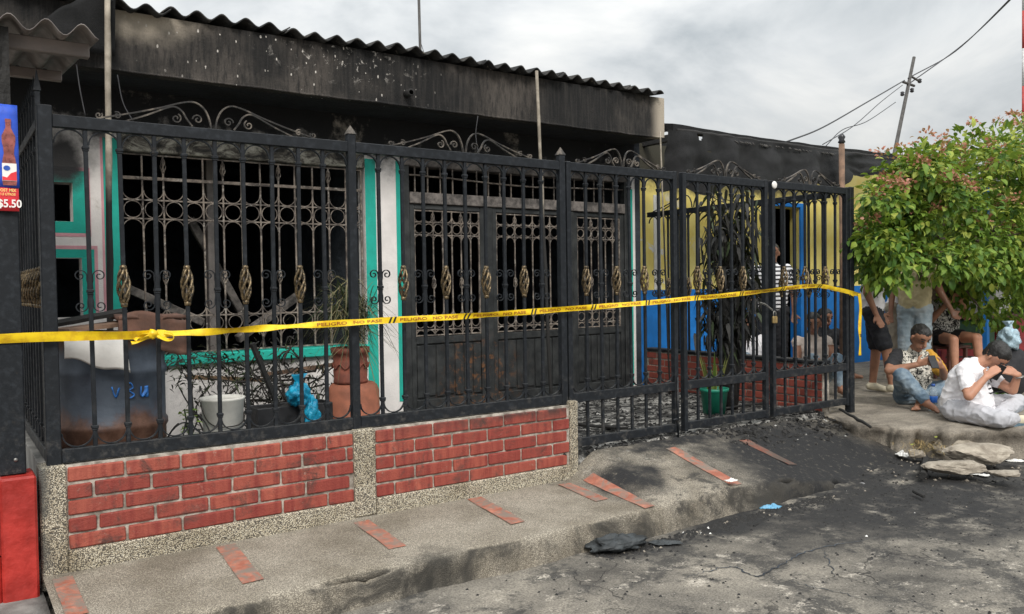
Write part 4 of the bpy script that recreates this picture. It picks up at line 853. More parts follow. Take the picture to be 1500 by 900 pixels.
# ------------------------------------------------------------------ neighbour on the right
NY = 2.72
nh = thing('yellow_house', 'yellow and blue painted house front beyond the gates with dark sagging roof', 'house', (9, NY, TR-.02))
def np_(name, fn, mat, **k): return part(name, fn, mat, nh, world=True, **k)
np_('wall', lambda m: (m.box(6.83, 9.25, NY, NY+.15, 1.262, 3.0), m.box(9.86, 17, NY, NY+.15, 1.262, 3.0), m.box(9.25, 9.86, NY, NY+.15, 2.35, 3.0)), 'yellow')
np_('dado', lambda m: (m.box(6.83, 9.25, NY-.004, NY+.15, .1, 1.261), m.box(9.86, 17, NY-.004, NY+.15, .1, 1.261)), 'blue')
np_('pilaster', lambda m: m.cbox(6.56, 6.829, NY-.02, NY+.15, .1, 2.42, .006), 'white_trim'); np_('pilaster_head', lambda m: m.cbox(6.56, 6.829, NY-.02, NY+.15, 2.421, 3.0, .006), 'char')  # head in a dark material, carrying on the shade painted on the wall top
xs_ = px(962, 380, 1, NY).x; np_('pilaster', lambda m: m.cbox(xs_-.05, xs_+.06, NY-.012, NY+.02, 1.262, 2.40, .004), 'white_trim')
np_('door_frame', lambda m: (m.cbox(9.17, 9.249, NY-.03, NY+.1, .1, 2.42, .006), m.cbox(9.861, 9.96, NY-.03, NY+.1, .1, 2.42, .006), m.cbox(9.25, 9.86, NY-.03, NY+.1, 2.36, 2.42, .006)), 'blue')
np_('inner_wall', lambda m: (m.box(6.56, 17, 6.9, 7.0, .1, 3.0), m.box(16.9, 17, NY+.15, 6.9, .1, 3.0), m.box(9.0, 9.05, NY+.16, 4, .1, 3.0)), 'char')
def nroof(u, v): x = 6.45+10.6*u; return (x, 1.78+.14*v, 3.03+.012*nz(x, v*5, 0, 2.5)+.03*v-.02*math.sin(u*9))
mb = MB(); mb.slab(nroof, 90, 2, .085, False); obj('roof', mb, 'net', nh, world=True, fix=True)
np_('roof', lambda m: m.box(6.56, 17.05, NY+.02, 7.05, 3.002, 3.08), 'net')
for k_ in range(9): np_('rafter', lambda m: m.cbox(6.9+1.2*k_, 6.96+1.2*k_, 1.921, NY+.018, 2.96, 3.04, .005), 'charwood')
np_('eave_board', lambda m: m.tube([(6.5+6.5*i/50, 1.775+.01*nz(i, 0, 0, .7), 2.962+.014*nz(i, 3, 0, .8)) for i in range(51)], [.022+.012*abs(nz(i, 7, 0, 1.7)) for i in range(51)], 7), 'charwood')
# burnt shade net draped below the eave
def netf(u, v):
    x = 6.30+4.95*u; top = 2.945; drop = .52+.08*nz(u*9, 2, 0, 1)+.10*math.sin(u*7) if u < .62 else .34+.08*nz(u*9, 2, 0, 1)
    t_ = min(1, max(0, (u-.58)/.08)); drop = (.52+.10*math.sin(u*7))*(1-t_)+.30*t_+.13*nz(u*14, 2, 0, 1)-.05*abs(math.sin(u*23))
    lf_n = max(0, 1-u/.16)
    y = 1.70-.14*v*math.sin(math.pi*u)+(.07+.05*lf_n)*math.sin(u*58*(1-.3*u)+v*2.2+2.5*nz(u*9, v, 0, 1))*(v+.15)+.03*nz(u*16, v*4, 0, 1)
    return (x, y, top-drop*v*(1+.25*lf_n)+.02*nz(u*20, v*3, 0, 1)*v)
mb = MB(); nu, nv = 260, 30; mb.grid(netf, nu, nv)
keep = []
for i_, f_ in enumerate(mb.f):
    c = mb.v[f_[0]]; hole = (nz(c[0], c[2], 0, 7.5) > .30 and 6.5 < c[0] < 7.0 and c[2] > 2.76)
    if not hole: keep.append(i_)
mb.f = [mb.f[i_] for i_ in keep]; mb.mi = [0]*len(keep); mb.sm = [True]*len(keep)
tag(obj('shade_net', mb, 'net', loc=(0, 0, 0)), 'burnt black shade net hanging in folds under the eave', 'net')
mb = MB()
for k_ in range(60):
    x = 7.3+1.9*random.random(); mb.tube([(x, 1.675, 2.90+.012*random.random()), (x+.03, 1.67, 2.895-.02*random.random())], .006, 4)
tag(obj('frayed_fibre', mb, 'net_edge'), 'grey melted fibres along the top of the black net', 'fibres', kind='stuff')
wp = thing('wooden_post', 'weathered wooden post with dark insulator under the eave beside the tree', 'post', (px(1233, 240, 1, 1.42).x, 1.42, TR))
part('shaft', lambda m: m.tube([(0, 0, 0), (.01, 0, 1.4), (0, 0, 2.85)], [.04, .036, .034], 8), 'plank_dark', wp); part('insulator', lambda m: m.lathe([(.02, 0), (.045, .02), (.03, .05), (.045, .08), (.02, .12)], (0, 0, 2.85), 10), 'porcelain', wp)
# utility pole, wires, far mast
u0, u1 = px(1310, 226, 1, 8.0), px(1339, 84, 1, 8.0); d = (u1-u0).normalized(); ub = u0-d*((u0.z-ROADZ)/d.z)
up_ = thing('utility_pole', 'leaning thin electricity pole with wires behind the tree', 'pole', ub)
part('shaft', lambda m: m.tube([V(0, 0, 0), (u1-ub)*.5, u1-ub], [.075, .055, .042], 10), 'steel_pole', up_)
h = u1-ub
part('bracket', lambda m: (m.tube([h*.90+V(-.28, 0, .02), h*.90+V(.28, 0, -.02)], .035, 6), m.tube([h*.93, h*.93+V(.5, 0, -.1)], .03, 6)), 'steel_pole', up_)
for q in ((-.2, .86), (.22, .88), (.5, .92)): part('insulator', lambda m: m.lathe([(.03, -.06), (.06, -.03), (.04, 0), (.06, .03), (.03, .06)], h*q[1]+V(q[0], 0, 0), 8), 'porcelain', up_)
for lab, pts, y_ in (('power line running up from the leaning pole', [(1330, 115), (1400, 75), (1480, -2), (1560, -90)], (8, 8, 5, 2)), ('second power line running up from the leaning pole', [(1333, 122), (1410, 66), (1478, 2), (1550, -75)], (8, 8, 5.5, 3)),
        ('power line sagging from the pole towards the burnt roof', [(1325, 118), (1270, 150), (1205, 187), (1152, 208)], (8, 7, 6, 5)), ('thin slack wire looping down from the pole to the roof', [(1322, 125), (1290, 150), (1250, 185), (1205, 212)], (8, 7, 6, 5)), ('thin wire drooping below the slack loop', [(1312, 150), (1270, 178), (1235, 190), (1210, 214)], (8, 7, 6, 5))):
    P = cat_rom([px(a, b, 1, yy) for (a, b), yy in zip(pts, y_)], 8); mb = MB(); mb.tube([p-P[0] for p in P], .016 if 'line' in lab else .010, 5); tag(obj('power_line' if 'line' in lab else 'wire', mb, 'wire', loc=P[0]), lab, 'wire')
mp = px(1499, 165, 1, 14); mt = px(1498, -40, 1, 14)
fm = thing('radio_mast', 'slim red and white banded mast far behind the tree', 'mast', V(mp.x, 14, ROADZ))
n_ = 9; zt = mt.z-ROADZ
for k_ in range(n_): part('band', lambda m: m.tube([(0, 0, zt*k_/n_), (0, 0, zt*(k_+1)/n_)], .06, 8), 'mast_red' if k_ % 2 else 'mast_white', fm)
# things behind the people
bp = px(1444, 480, 1, 1.2); b_ = thing('blue_post', 'bright blue square post behind the man with bowed head', 'post', V(bp.x, 1.2, TR)); part('shaft', lambda m: m.cbox(-.035, .035, -.035, .035, 0, 2.6, .005), 'blue', b_); part('shoe', lambda m: m.cbox(-.06, .06, -.06, .06, 0, .04, .005), 'blue', b_)
sh = thing('market_kiosk', 'dark shop kiosk with green and red panels behind the tree', 'kiosk', (14.2, 1.9, TR))
part('shelf', lambda m: (m.cbox(-1.6, 1.6, -.35, .35, 0, .06, .01), m.cbox(-1.6, 1.6, -.3, .35, .62, .67, .01), m.cbox(-1.6, 1.6, -.3, .35, 1.3, 1.35, .01)), 'store_brown', sh); part('back_panel', lambda m: m.cbox(-1.6, 1.6, .36, .42, 0, 2.5, .01), 'store_brown', sh)
for k_ in range(6): part('panel', lambda m: m.cbox(-1.55+.52*k_, -1.08+.52*k_, -.25, .3, .68 if k_ % 2 else .07, 1.28 if k_ % 2 else .6, .01), ('store_green', 'grey_box', 'dark_red')[k_ % 3], sh)
# ------------------------------------------------------------------ yard things behind the railings
dm = thing('oil_drum', 'dented grey-blue steel drum, rusty below, with blue brush marks', 'drum', (.80, .62, .17))
prof = [(.02, 0), (.27, 0), (.278, .015), (.27, .03)]
for zc_ in (.43, .73): prof += [(.27, zc_-.03), (.281, zc_-.012), (.281, zc_+.012), (.27, zc_+.03)]
prof += [(.27, .90), (.279, .905), (.279, .925), (.262, .925), (.258, .90), (.02, .90)]
mb = MB(); mb.lathe(prof, (0, 0, 0), 48); 
for i_, v_ in enumerate(mb.v): q = 1+.012*nz(v_[0]*3, v_[1]*3, v_[2]*3, 1.4); mb.v[i_] = (v_[0]*q, v_[1]*q, v_[2])
obj('body', mb, 'drum', dm, fix=True)
def drum_stroke(pts):
    mb = MB(); P = []
    for a, z_ in pts: P.append((.2735*math.cos(a), .2735*math.sin(a), z_))
    mb.tube(cat_rom(P, 5), .011, 6, True, True, (.35, 1)); obj('brush_mark', mb, 'drum_mark', dm)
def da(x, y): p = px(x, y, 1, .36); return (math.atan2(-.26, p.x-.80) if abs(p.x-.80) > .27 else -math.acos(max(-1, min(1, (p.x-.80)/.275))), p.z-.17)
for st in ([(163, 567), (169, 582), (174, 568)], [(183, 565), (190, 561), (194, 568), (188, 572), (196, 578), (190, 583), (183, 580)], [(207, 566), (207, 580), (214, 574), (215, 566), (216, 582)]): drum_stroke([da(*q) for q in st])
# board pile, sheet and cardboard on the drum
def plank(lab, c, L, w_, th, rot, mat, group='loose boards on and beside the drum'):
    mb = MB(); mb.slab(lambda u, v: ((u-.5)*L, (v-.5)*w_+.004*nz(u*5, v, 0, 1), .003*nz(u*6, v*3, 2, 1)+th/2), 10, 3, th, False)
    o = obj('plank', mb, mat, fix=True); o.location = c; o.rotation_euler = rot; return tag(o, lab, 'plank', group)
plank('light brown board lying on the drum, its end towards the teal wall', (.80, .60, 1.155), .60, .17, .022, (0, R(-4), R(24)), 'plank_dark')
plank('smoke-stained board at the bottom of the pile on the drum', (.68, .56, 1.112), .52, .20, .025, (0, R(2), R(-10)), 'plank_dark')
plank('broken splintered board topmost on the drum', (.66, .66, 1.19), .45, .10, .02, (R(8), R(-9), R(5)), 'charwood')
plank('raw wooden batten leaning across the white wall below the window', (1.80, 1.95, .66), .62, .05, .03, (0, R(7), R(6)), 'plank')
plank('scorched batten propped behind the black trough', (2.35, 1.85, .70), .62, .04, .03, (0, R(-5), R(-8)), 'plank_dark')
plank('charred upright stick leaning beside the trough', (1.86, 1.2, .72), .55, .03, .03, (0, R(66), R(20)), 'charwood')
cbx = thing('cardboard_sheet', 'scorched brown cardboard folded over the drum rim', 'cardboard', (.98, .55, 1.0))
mb = MB(); mb.slab(lambda u, v: (-.17+.36*u, -.08+.02*nz(u*3, v*3)-.23*min(0, v-.5)*0, .20-.20*v+.03*math.sin(u*5)), 12, 8, (0, .02, 0)); obj('panel', mb, 'cardboard', cbx, fix=True)
mb = MB(); mb.slab(lambda u, v: (-.17+.36*u, -.08+.3*v, .20+.02*nz(u*3, v*3)), 10, 6, .02); obj('flap', mb, 'cardboard', cbx, fix=True)
def shf(u, v):
    x = .52+.28*u; 
    if v < .3: return (x+.02*v, .62-.33*(v/.3)+.02*u, 1.118+.012*math.sin(u*6))
    t_ = (v-.3)/.7; low = 1.0-.10*u+.012*math.sin(u*9); return (x+.03*t_*u, .285-.02*math.sin(u*8+1)*t_-.035*math.sin(math.pi*t_)*.6, 1.12+(low-1.12)*t_)
mb = MB(); mb.slab(shf, 18, 18, (0, .003, .002)); tag(obj('white_sheet', mb, 'cloth_white', fix=True), 'white paper sheet draped over the front of the drum', 'sheet')
# bucket
bk = thing('bucket', 'white plastic bucket with sooty rim standing against the white wall', 'bucket', (1.53, 1.10, .17))
mb = MB(); mb.lathe([(.105, 0), (.108, .01), (.137, .44), (.142, .445), (.142, .46), (.132, .46), (.128, .43), (.10, .02)], (0, 0, 0), 32); obj('body', mb, 'bucket', bk, fix=True)
mb = MB(); mb.tube([(.142*math.cos(a), .142*math.sin(a)-.0, .44-.16*math.sin(max(0, -math.sin(a))*1.5)) for a in [math.pi+math.pi*i/20 for i in range(21)]], .004, 5); obj('handle', mb, 'twig', bk)
# black trough with burnt soil
tr = thing('planter_trough', 'rectangular black plastic planter trough with burnt soil beside the bucket', 'planter', (2.02, 1.18, .17))
part('box', lambda m: (m.cbox(-.27, .27, -.11, -.095, 0, .36, .004), m.cbox(-.27, .27, .095, .11, 0, .36, .004), m.cbox(-.27, -.255, -.094, .094, 0, .36, .004), m.cbox(.255, .27, -.094, .094, 0, .36, .004), m.box(-.254, .254, -.094, .094, .01, .03)), 'black_plastic', tr)
mb = MB(); mb.slab(lambda u, v: (-.254+.508*u, -.094+.188*v, .34+.03*nz(u*9, v*5)), 14, 6, .03); obj('soil', mb, 'charwood', tr, fix=True)
# blue bags
def bag(name, lab, c, r_, mat, seed, cat='bag', group=None, knot=True, parent=None):
    o = thing(name, lab, cat, c, seed, group); mb = MB(); nu, nv = 40, 26; vs_ = []
    for j in range(nv+1):
        for i in range(nu):
            th = math.pi*j/nv; ph = 2*math.pi*i/nu; d = Vector((math.sin(th)*math.cos(ph), math.sin(th)*math.sin(ph), -math.cos(th)))
            k_ = 1+.45*nz(d.x*2+seed, d.y*2, d.z*2, 1.2)+.22*(abs(nz(d.x*3, d.y*3+seed, d.z*3, 1.6))-.2)+.08*nz(d.x*9, d.y*9, d.z*9+seed, 1); zz = max(0, r_[2]+d.z*r_[2]*k_); top = max(0, d.z-.3)/.7
            vs_.append((d.x*r_[0]*k_*(1-.35*top), d.y*r_[1]*k_*(1-.35*top), zz))
    mb.add(vs_, [(j*nu+i, j*nu+(i+1) % nu, (j+1)*nu+(i+1) % nu, (j+1)*nu+i) for j in range(nv) for i in range(nu)], True); obj('body', mb, mat, o)
    if knot:
        mb = MB()
        for a in (0, 1.8, 4.0): mb.slab(lambda u, v: ((u-.5)*.05*(.4+v)*math.cos(a)+.04*v*math.cos(a+1), (u-.5)*.05*(.4+v)*math.sin(a)+.04*v*math.sin(a+1), r_[2]*1.85+.07*v), 4, 5, (0, .002, 0))
        obj('tied_neck', mb, mat, o, fix=True)
    return o
bag('plastic_bag', 'shiny turquoise plastic bag lying on the planter trough', (2.03, 1.05, .525), (.11, .075, .085), 'bluebag', 1.3)
bag('plastic_bag', 'turquoise plastic bag hanging down the front of the trough', (2.10, 1.0, .36), (.055, .05, .115), 'bluebag', 2.6, knot=False)
bag('plastic_bag', 'turquoise plastic bag on the ground in front of the trough', (1.86, .80, .17), (.13, .09, .075), 'bluebag', 4.1)
bag('plastic_bag', 'small dark turquoise bag among the hose loops by the bucket', (1.26, .85, .17), (.10, .08, .06), 'bluebag', 5.2)
# terracotta pots
tb = thing('terracotta_pot', 'large smooth terracotta pot turned upside down', 'pot', (2.55, 1.30, .17))
mb = MB(); mb.lathe([(.02, 0), (.205, 0), (.208, .03), (.198, .05), (.19, .40), (.175, .44), (.15, .46), (.02, .462)], (0, 0, 0), 36); obj('body', mb, 'terracotta', tb, fix=True)
tu = thing('terracotta_pot', 'ribbed dark terracotta pot holding the dry plant, stacked on the upturned pot', 'pot', (2.52, 1.28, .632))
mb = MB(); mb.lathe([(.02, 0), (.125, 0), (.128, .02), (.122, .03), (.128, .10), (.121, .105), (.130, .16), (.124, .165), (.133, .22), (.142, .225), (.145, .265), (.132, .265), (.125, .23), (.02, .225)], (0, 0, 0), 32); obj('body', mb, 'terracotta_dark', tu, fix=True)
mb = MB(); mb.tube([(.132*math.cos(a), .132*math.sin(a), .13+.018*math.sin(a*9)) for a in [2*math.pi*i/90 for i in range(91)]], .006, 5); obj('relief_band', mb, 'terracotta_dark', tu)
def blade(mb, p, d, L, w_, droop, n=5, side=None):
    d = Vector(d).normalized(); s_ = d.cross(V(0, 0, 1)); s_ = s_.normalized() if s_.length > .01 else V(1, 0, 0); vs_ = []
    if side: s_ = (s_+V(*[random.uniform(-1, 1)*side for _ in range(3)])).normalized()
    for i in range(n+1):
        t_ = i/n; c = Vector(p)+d*L*t_+V(0, 0, -droop*L*t_*t_); ww = w_*(1-t_)**.7*(.5+min(1, t_*4)*.5); vs_ += [c-s_*ww, c+s_*ww]
    mb.add(vs_, [(2*i, 2*i+1, 2*i+3, 2*i+2) for i in range(n)], True)
dp = thing('dry_plant', 'half-dried spiky plant with straw and green leaves in the ribbed pot', 'plant', (2.52, 1.28, .87))
mb = MB(); mb.tube([(0, 0, 0), (.01, .0, .15), (-.01, .01, .30)], [.02, .016, .01], 7); mb.tube([(0, 0, .05), (.08, .03, .2), (.12, .03, .30)], [.014, .011, .007], 6); obj('stem', mb, 'bark', dp)
mb = MB()
for k_ in range(620):
    mb.cm = 0 if random.random() < .45 else 1; st = random.choice([(-.01, .01, .30), (.14, .03, .28), (-.10, 0, .30), (.05, 0, .18), (0, 0, .42)]); a = random.uniform(0, 6.28); el = random.uniform(-.5, 1.3)
    blade(mb, (st[0]+random.uniform(-.03, .03), st[1]+random.uniform(-.03, .03), st[2]+random.uniform(-.14, .12)), (math.cos(a)*math.cos(el), math.sin(a)*math.cos(el), math.sin(el)), random.uniform(.18, .46), random.uniform(.003, .007), random.uniform(.2, .9))
tag(obj('leaves', mb, ['leaf_dry', 'leaf_scorch'], dp), kind='stuff')
# burnt shrub hanging over the sill, hose loops, twigs
bsb = thing('burnt_shrub', 'scorched shrub with blackened leaves in front of the window sill', 'shrub', (1.75, 1.75, .17))
mb = MB(); tips = []
for k_ in range(13):
    a = random.uniform(0, 6.28); p = V(random.uniform(-.35, .55), random.uniform(-.1, .15), 0); q = [p]
    for s_ in range(5): p = p+V(random.uniform(-.09, .09), random.uniform(-.06, .06), random.uniform(.06, .17)); q.append(p)
    mb.tube(q, [.008, .007, .006, .005, .004, .003], 5); tips += q[2:]
obj('twigs', mb, 'twig', bsb); mb = MB()
for k_ in range(650):
    mb.cm = 0 if random.random() < .6 else 1; p = V(random.gauss(-.15, .22), random.gauss(0, .05), random.gauss(.62, .07)) if k_ % 3 else random.choice(tips)+V(random.gauss(0, .05), random.gauss(0, .04), random.gauss(0, .05)); a = random.uniform(0, 6.28)
    blade(mb, p, (math.cos(a), math.sin(a), random.uniform(-.6, .4)), random.uniform(.03, .07), random.uniform(.006, .014), .4, 3, .8)
tag(obj('foliage', mb, ['leaf_char', 'leaf_scorch'], bsb), kind='stuff')
hz = thing('wire_coil', 'tangle of pale bent hose and wire loops beside the drum', 'wire', (1.17, .75, .17))
for k_ in range(6):
    rr = random.uniform(.08, .17); P = [(rr*math.cos(a)*.6+.02*k_, .05*math.sin(a*2+k_), .02+rr+rr*math.sin(a)*(1.0+.1*k_)) for a in [2*math.pi*i/24*.8+k_ for i in range(25)]]; mb = MB(); mb.tube(P, .005, 5); obj('loop', mb, 'pole' if k_ % 2 else 'twig', hz)
sp_ = thing('seedling', 'small green leafy seedling beside the hose loops', 'plant', (1.28, .98, .17))
mb = MB(); mb.tube([(0, 0, 0), (.01, 0, .2), (-.02, 0, .42)], .005, 5); obj('stem', mb, 'leaf_scorch', sp_); mb = MB()
for k_ in range(60): a = random.uniform(0, 6.28); blade(mb, (random.uniform(-.05, .05), random.uniform(-.04, .04), random.uniform(.08, .42)), (math.cos(a), math.sin(a), .2), random.uniform(.04, .08), .014, .5, 3, .6)
tag(obj('leaves', mb, 'leaf_mid', sp_), kind='stuff')
bb = thing('burnt_branches', 'tangle of blackened branches and shrivelled leaves heaped under the window sill behind the trough', 'branches', (2.15, 1.75, .17))
mb = MB(); tips = []
for k_ in range(38):
    p = V(random.uniform(-.4, .3), random.uniform(-.25, .2), random.uniform(.25, .6)); dr_ = V(random.gauss(0, 1), random.gauss(0, .4), random.gauss(.35, .5)).normalized(); q = [p]
    for s_ in range(4): p = p+dr_*random.uniform(.05, .13)+V(random.gauss(0, .02), random.gauss(0, .02), random.gauss(-.01, .02)); q.append(p)
    mb.tube(q, [r_*random.uniform(.6, 1.4) for r_ in (.009, .008, .006, .005, .003)], 5); tips += q
obj('branch', mb, 'twig', bb)['kind'] = 'stuff'
mb = MB()
for k_ in range(700):
    mb.cm = 0 if random.random() < .75 else 1; p = random.choice(tips)+V(random.gauss(0, .06), random.gauss(0, .05), random.gauss(0, .05)); a = random.uniform(0, 6.28); blade(mb, p, (math.cos(a), math.sin(a), random.uniform(-1, .3)), random.uniform(.03, .09), random.uniform(.006, .014), .5, 3, .8)
tag(obj('leaves', mb, ['leaf_char', 'leaf_scorch'], bb), kind='stuff')
# charred tree and green pot behind the gates
CTY = .7; CTX = px(1074, 540, 1, CTY).x-.05
ctr = thing('charred_tree', 'blackened burnt tree with scorched hanging leaves behind the middle gate', 'tree', (CTX, CTY, .16))
mb = MB(); tips = []
mb.tube([(0, 0, 0), (.02, .02, .5), (-.02, .0, 1.0), (.03, .02, 1.5)], [.075, .06, .055, .04], 9); mb.tube([(.1, .05, 0), (.16, .04, .5), (.13, 0, 1.1), (.2, 0, 1.7)], [.05, .045, .035, .025], 8)
for k_ in range(34):
    z_ = random.uniform(.5, 1.7); a = random.uniform(0, 6.28); p = V(.05, 0, z_); q = [p]
    for s_ in range(4): p = p+V(math.cos(a)*.05, math.sin(a)*.06, random.uniform(-.02, .17)); q.append(p); a += random.uniform(-.5, .5)
    mb.tube(q, [.016, .013, .010, .007, .004], 5); tips += q[1:]
obj('trunk', mb, 'charwood', ctr); mb = MB()
for k_ in range(1500):
    mb.cm = 0 if random.random() < .88 else 1; p = random.choice(tips)+V(random.gauss(0, .05), random.gauss(0, .06), random.gauss(0, .10)); a = random.uniform(0, 6.28)
    blade(mb, p, (math.cos(a)*.7, math.sin(a)*.7, random.uniform(-1.4, .0)), random.uniform(.07, .16), random.uniform(.012, .028), .6, 4, .5)
tag(obj('crown', mb, ['leaf_char', 'leaf_scorch'], ctr), kind='stuff')
gp = thing('flower_pot', 'green plastic pot at the foot of the charred tree', 'pot', (px(1046, 575, 1, .55).x, .55, .17)); mb = MB(); mb.lathe([(.02, 0), (.095, 0), (.12, .20), (.13, .205), (.13, .23), (.118, .23), (.11, .2), (.02, .19)], (0, 0, 0), 24); obj('body', mb, 'green_plastic', gp, fix=True)
sn = thing('striped_plant', 'yellow-edged upright striped leaves growing in the green pot', 'plant', (px(1046, 575, 1, .55).x, .55, .36)); mb = MB()
for k_ in range(15):
    a = random.uniform(0, 6.28); blade(mb, (.05*math.cos(a), .05*math.sin(a), 0), (math.cos(a)*.22, math.sin(a)*.22, 1), random.uniform(.28, .46), random.uniform(.016, .026), .12, 6, .3)
tag(obj('leaves', mb, 'leaf_variegated', sn), kind='stuff')
# ash, char lumps, burnt sticks on the yard floor and ramp
mb = MB()
for k_ in range(2600):
    x = random.uniform(3.6, 6.5) if random.random() < .8 else random.uniform(.6, 3.6); y = random.uniform(-.02, 2.3); s_ = random.uniform(.006, .03); z_ = .165+.02*nz(x, y, 0, 2.2)+.02*nz(x, y, 2, 7)
    if x > 5.0 and random.random() < .35: y = random.gauss(-.12, .1); z_ = pave_top(min(x, 6.0), min(0, y))
    mb.cm = 0 if random.random() < (.80 if y > .1 else .95) else 1; s_ *= .55 if mb.cm else 1; st = len(mb.v); a, b = random.uniform(.5, 1.6), random.uniform(.3, 1)
    mb.add([(-a*s_, 0, 0), (0, -b*s_, 0), (a*s_, 0, 0), (0, b*s_, 0), (0, 0, s_*.7), (0, 0, -s_*.4)], [(0, 1, 4), (1, 2, 4), (2, 3, 4), (3, 0, 4), (1, 0, 5), (2, 1, 5), (3, 2, 5), (0, 3, 5)])
    mb.xf(Matrix.Translation(V(x, y, z_)) @ Euler((random.uniform(-.4, .4), random.uniform(-.4, .4), random.uniform(0, 6))).to_matrix().to_4x4(), st)
tag(obj('ash_debris', mb, ['charwood', 'ash_grey']), 'scatter of black char lumps and white ash flakes behind the gates', 'debris', kind='stuff')
for lab, a, b, r_ in (('burnt pole lying on the ash behind the first gate leaf', (845, 622), (920, 628), .018), ('charred stick on the ash near the chained gate', (1050, 600), (1120, 590), .014), ('short black stick by the end post', (1230, 600), (1275, 625), .016)):
    p0, p1 = px(*a, 2, .19), px(*b, 2, .19); mb = MB(); n_ = 8; mb.tube([(p1-p0)*(i/n_)+V(0, 0, .01*nz(i, r_*900, 0, .8)) for i in range(n_+1)], [r_*(.7+.5*abs(nz(i, 3, 0, .9))) for i in range(n_+1)], 7); tag(obj('burnt_stick', mb, 'charwood', loc=p0), lab, 'stick')

# ------------------------------------------------------------------ caution tape
TY = -.045
raw = [(-40, 499), (0, 497), (100, 493), (225, 490), (330, 485), (420, 479), (520, 472), (600, 468), (720, 461), (830, 453), (920, 446), (1000, 439), (1100, 429), (1190, 419), (1225, 424), (1258, 432)]
path = cat_rom([px(a, b, 1, TY) for a, b in raw], 10)
S = [0.]
for a, b in zip(path, path[1:]): S.append(S[-1]+(b-a).length)
def at(s_):
    s_ = max(0, min(S[-1]-1e-4, s_)); i = 0
    lo_, hi_ = 0, len(S)-1
    while hi_-lo_ > 1:
        m_ = (lo_+hi_)//2
        if S[m_] <= s_: lo_ = m_
        else: hi_ = m_
    t_ = (s_-S[lo_])/(S[lo_+1]-S[lo_]); return path[lo_].lerp(path[lo_+1], t_), (path[lo_+1]-path[lo_]).normalized()
def tape_pt(s_, v, off=0.):
    """v in -1..1 across the tape; it twists and is folded narrow beyond the knot"""
    p, d = at(s_); x = p.x
    half = .023 if x < .95 else .0185; fold = max(0, min(1, (x-.86)/.06))*max(0, min(1, (2.25-x)/.5)); tw = R(38)*math.sin(x*2.6)*.5+fold*R(50)*math.sin(x*11.)
    tw += .35*nz(s_, 3, 0, 3.5)+.2*nz(s_, 7, 0, 11)
    if x > 5.2: tw += R(25)*(x-5.2)
    upv = V(0, 0, 1); upv = (upv-d*upv.dot(d)).normalized(); sd_ = d.cross(upv)
    ax = upv*math.cos(tw)+sd_*math.sin(tw); nn = ax.cross(d).normalized(); nn = nn if nn.y < 0 else -nn
    pinch = .35 if abs(x-.885) < .012 else 1
    return p+ax*(v*half*pinch)+nn*(off+.004*math.sin(s_*9+v*1.4))+V(0, 0, .004*nz(s_, 0, 0, 2.5))
tpz = thing('caution_tape', 'long yellow caution tape stretched across the railings and gates', 'tape', (3.5, TY, 1.13))
NT_ = 420; mb = MB(); mb.grid(lambda u, v: tape_pt(u*S[-1], v*2-1), NT_, 4); mb2 = MB(); mb2.grid(lambda u, v: tape_pt(u*S[-1], v*2-1, -.0012), NT_, 4)
mb.add(mb2.v, [f_[::-1] for f_ in mb2.f], True); obj('band', mb, 'tape', tpz, world=True)
s0 = 1.62; per = .52; words = [text_mesh(q_, .036, .0006) for q_ in ('PELIGRO', 'NO PASE')]
while s0 < S[-1]-.8:
    p, d = at(s0)
    for iw, (v1, f1_) in enumerate(words):
        wmax = max(a[0] for a in v1); mb = MB(); vs_ = [tape_pt(s0+iw*(per-.10)*.53+a/wmax*(per-.10)*.44, (b-.0125)/.0125*.45, .0022) for a, b, c in v1]; mb.add(vs_, f1_); obj('lettering', mb, 'tape_print', tpz, world=True)
    for k_ in range(2):
        mb = MB(); sb_ = s0+per-.075+.028*k_; mb.add([tape_pt(sb_+q[0], q[1], .0023) for q in ((0, -.95), (.013, -.95), (.021, 0), (.030, .95), (.017, .95), (.008, 0))], [(0, 1, 2, 5), (5, 2, 3, 4)]); obj('slash_mark', mb, 'tape_black', tpz, world=True)
    s0 += per
kx = px(224, 490, 1, TY-.02)
mb = MB(); mb.ball((0, 0, 0), (.026, .022, .024), 12, 8, .5, 2.5); obj('knot', mb, 'tape', tpz, loc=kx-tpz.location)
def tail(pts, w_, nm='tail'):
    c = cat_rom(pts, 7); mb = MB(); n_ = len(c)
    def g(u, v): 
        i = min(n_-1, int(round(u*(n_-1)))); d = (c[min(i+1, n_-1)]-c[max(0, i-1)]).normalized(); sd_ = d.cross(V(0, 1, 0)).normalized(); return c[i]+sd_*(v-.5)*w_*(.7+.3*math.sin(u*7))+V(0, -.012*math.sin(v*3.1+u*6), 0)
    mb.slab(g, n_-1, 4, (0, .0015, 0)); obj(nm, mb, 'tape', tpz, world=True, fix=True)
tail([kx, px(212, 496, 1, TY-.03), px(202, 501, 1, TY-.05), px(192, 503, 1, TY-.04)], .022)
tail([kx, px(205, 493, 1, TY-.03), px(197, 499, 1, TY-.03)], .022)
tail([kx, px(235, 494, 1, TY-.03), px(246, 498, 1, TY-.04), px(254, 496, 1, TY-.04), px(252, 490, 1, TY-.03), px(240, 488, 1, TY-.02)], .020, 'bow')
tk = thing('tape_tail', 'loose end of yellow tape wrapped round and hanging down the end post', 'tape', (6.96, -.02, .7))
e0 = path[-1]
mb = MB(); mb.tube([V(6.889+.0*i, FEN-.036, 0)+V(.036+.038*math.cos(a), .036+.040*math.sin(a), e0.z+.01*math.sin(a*2)) for i, a in enumerate([-2.6+5.4*i/16 for i in range(17)])], .02, 4, True, False, (1, .12), (0, 0, 1)); obj('wrap', mb, 'tape', tk, world=True)
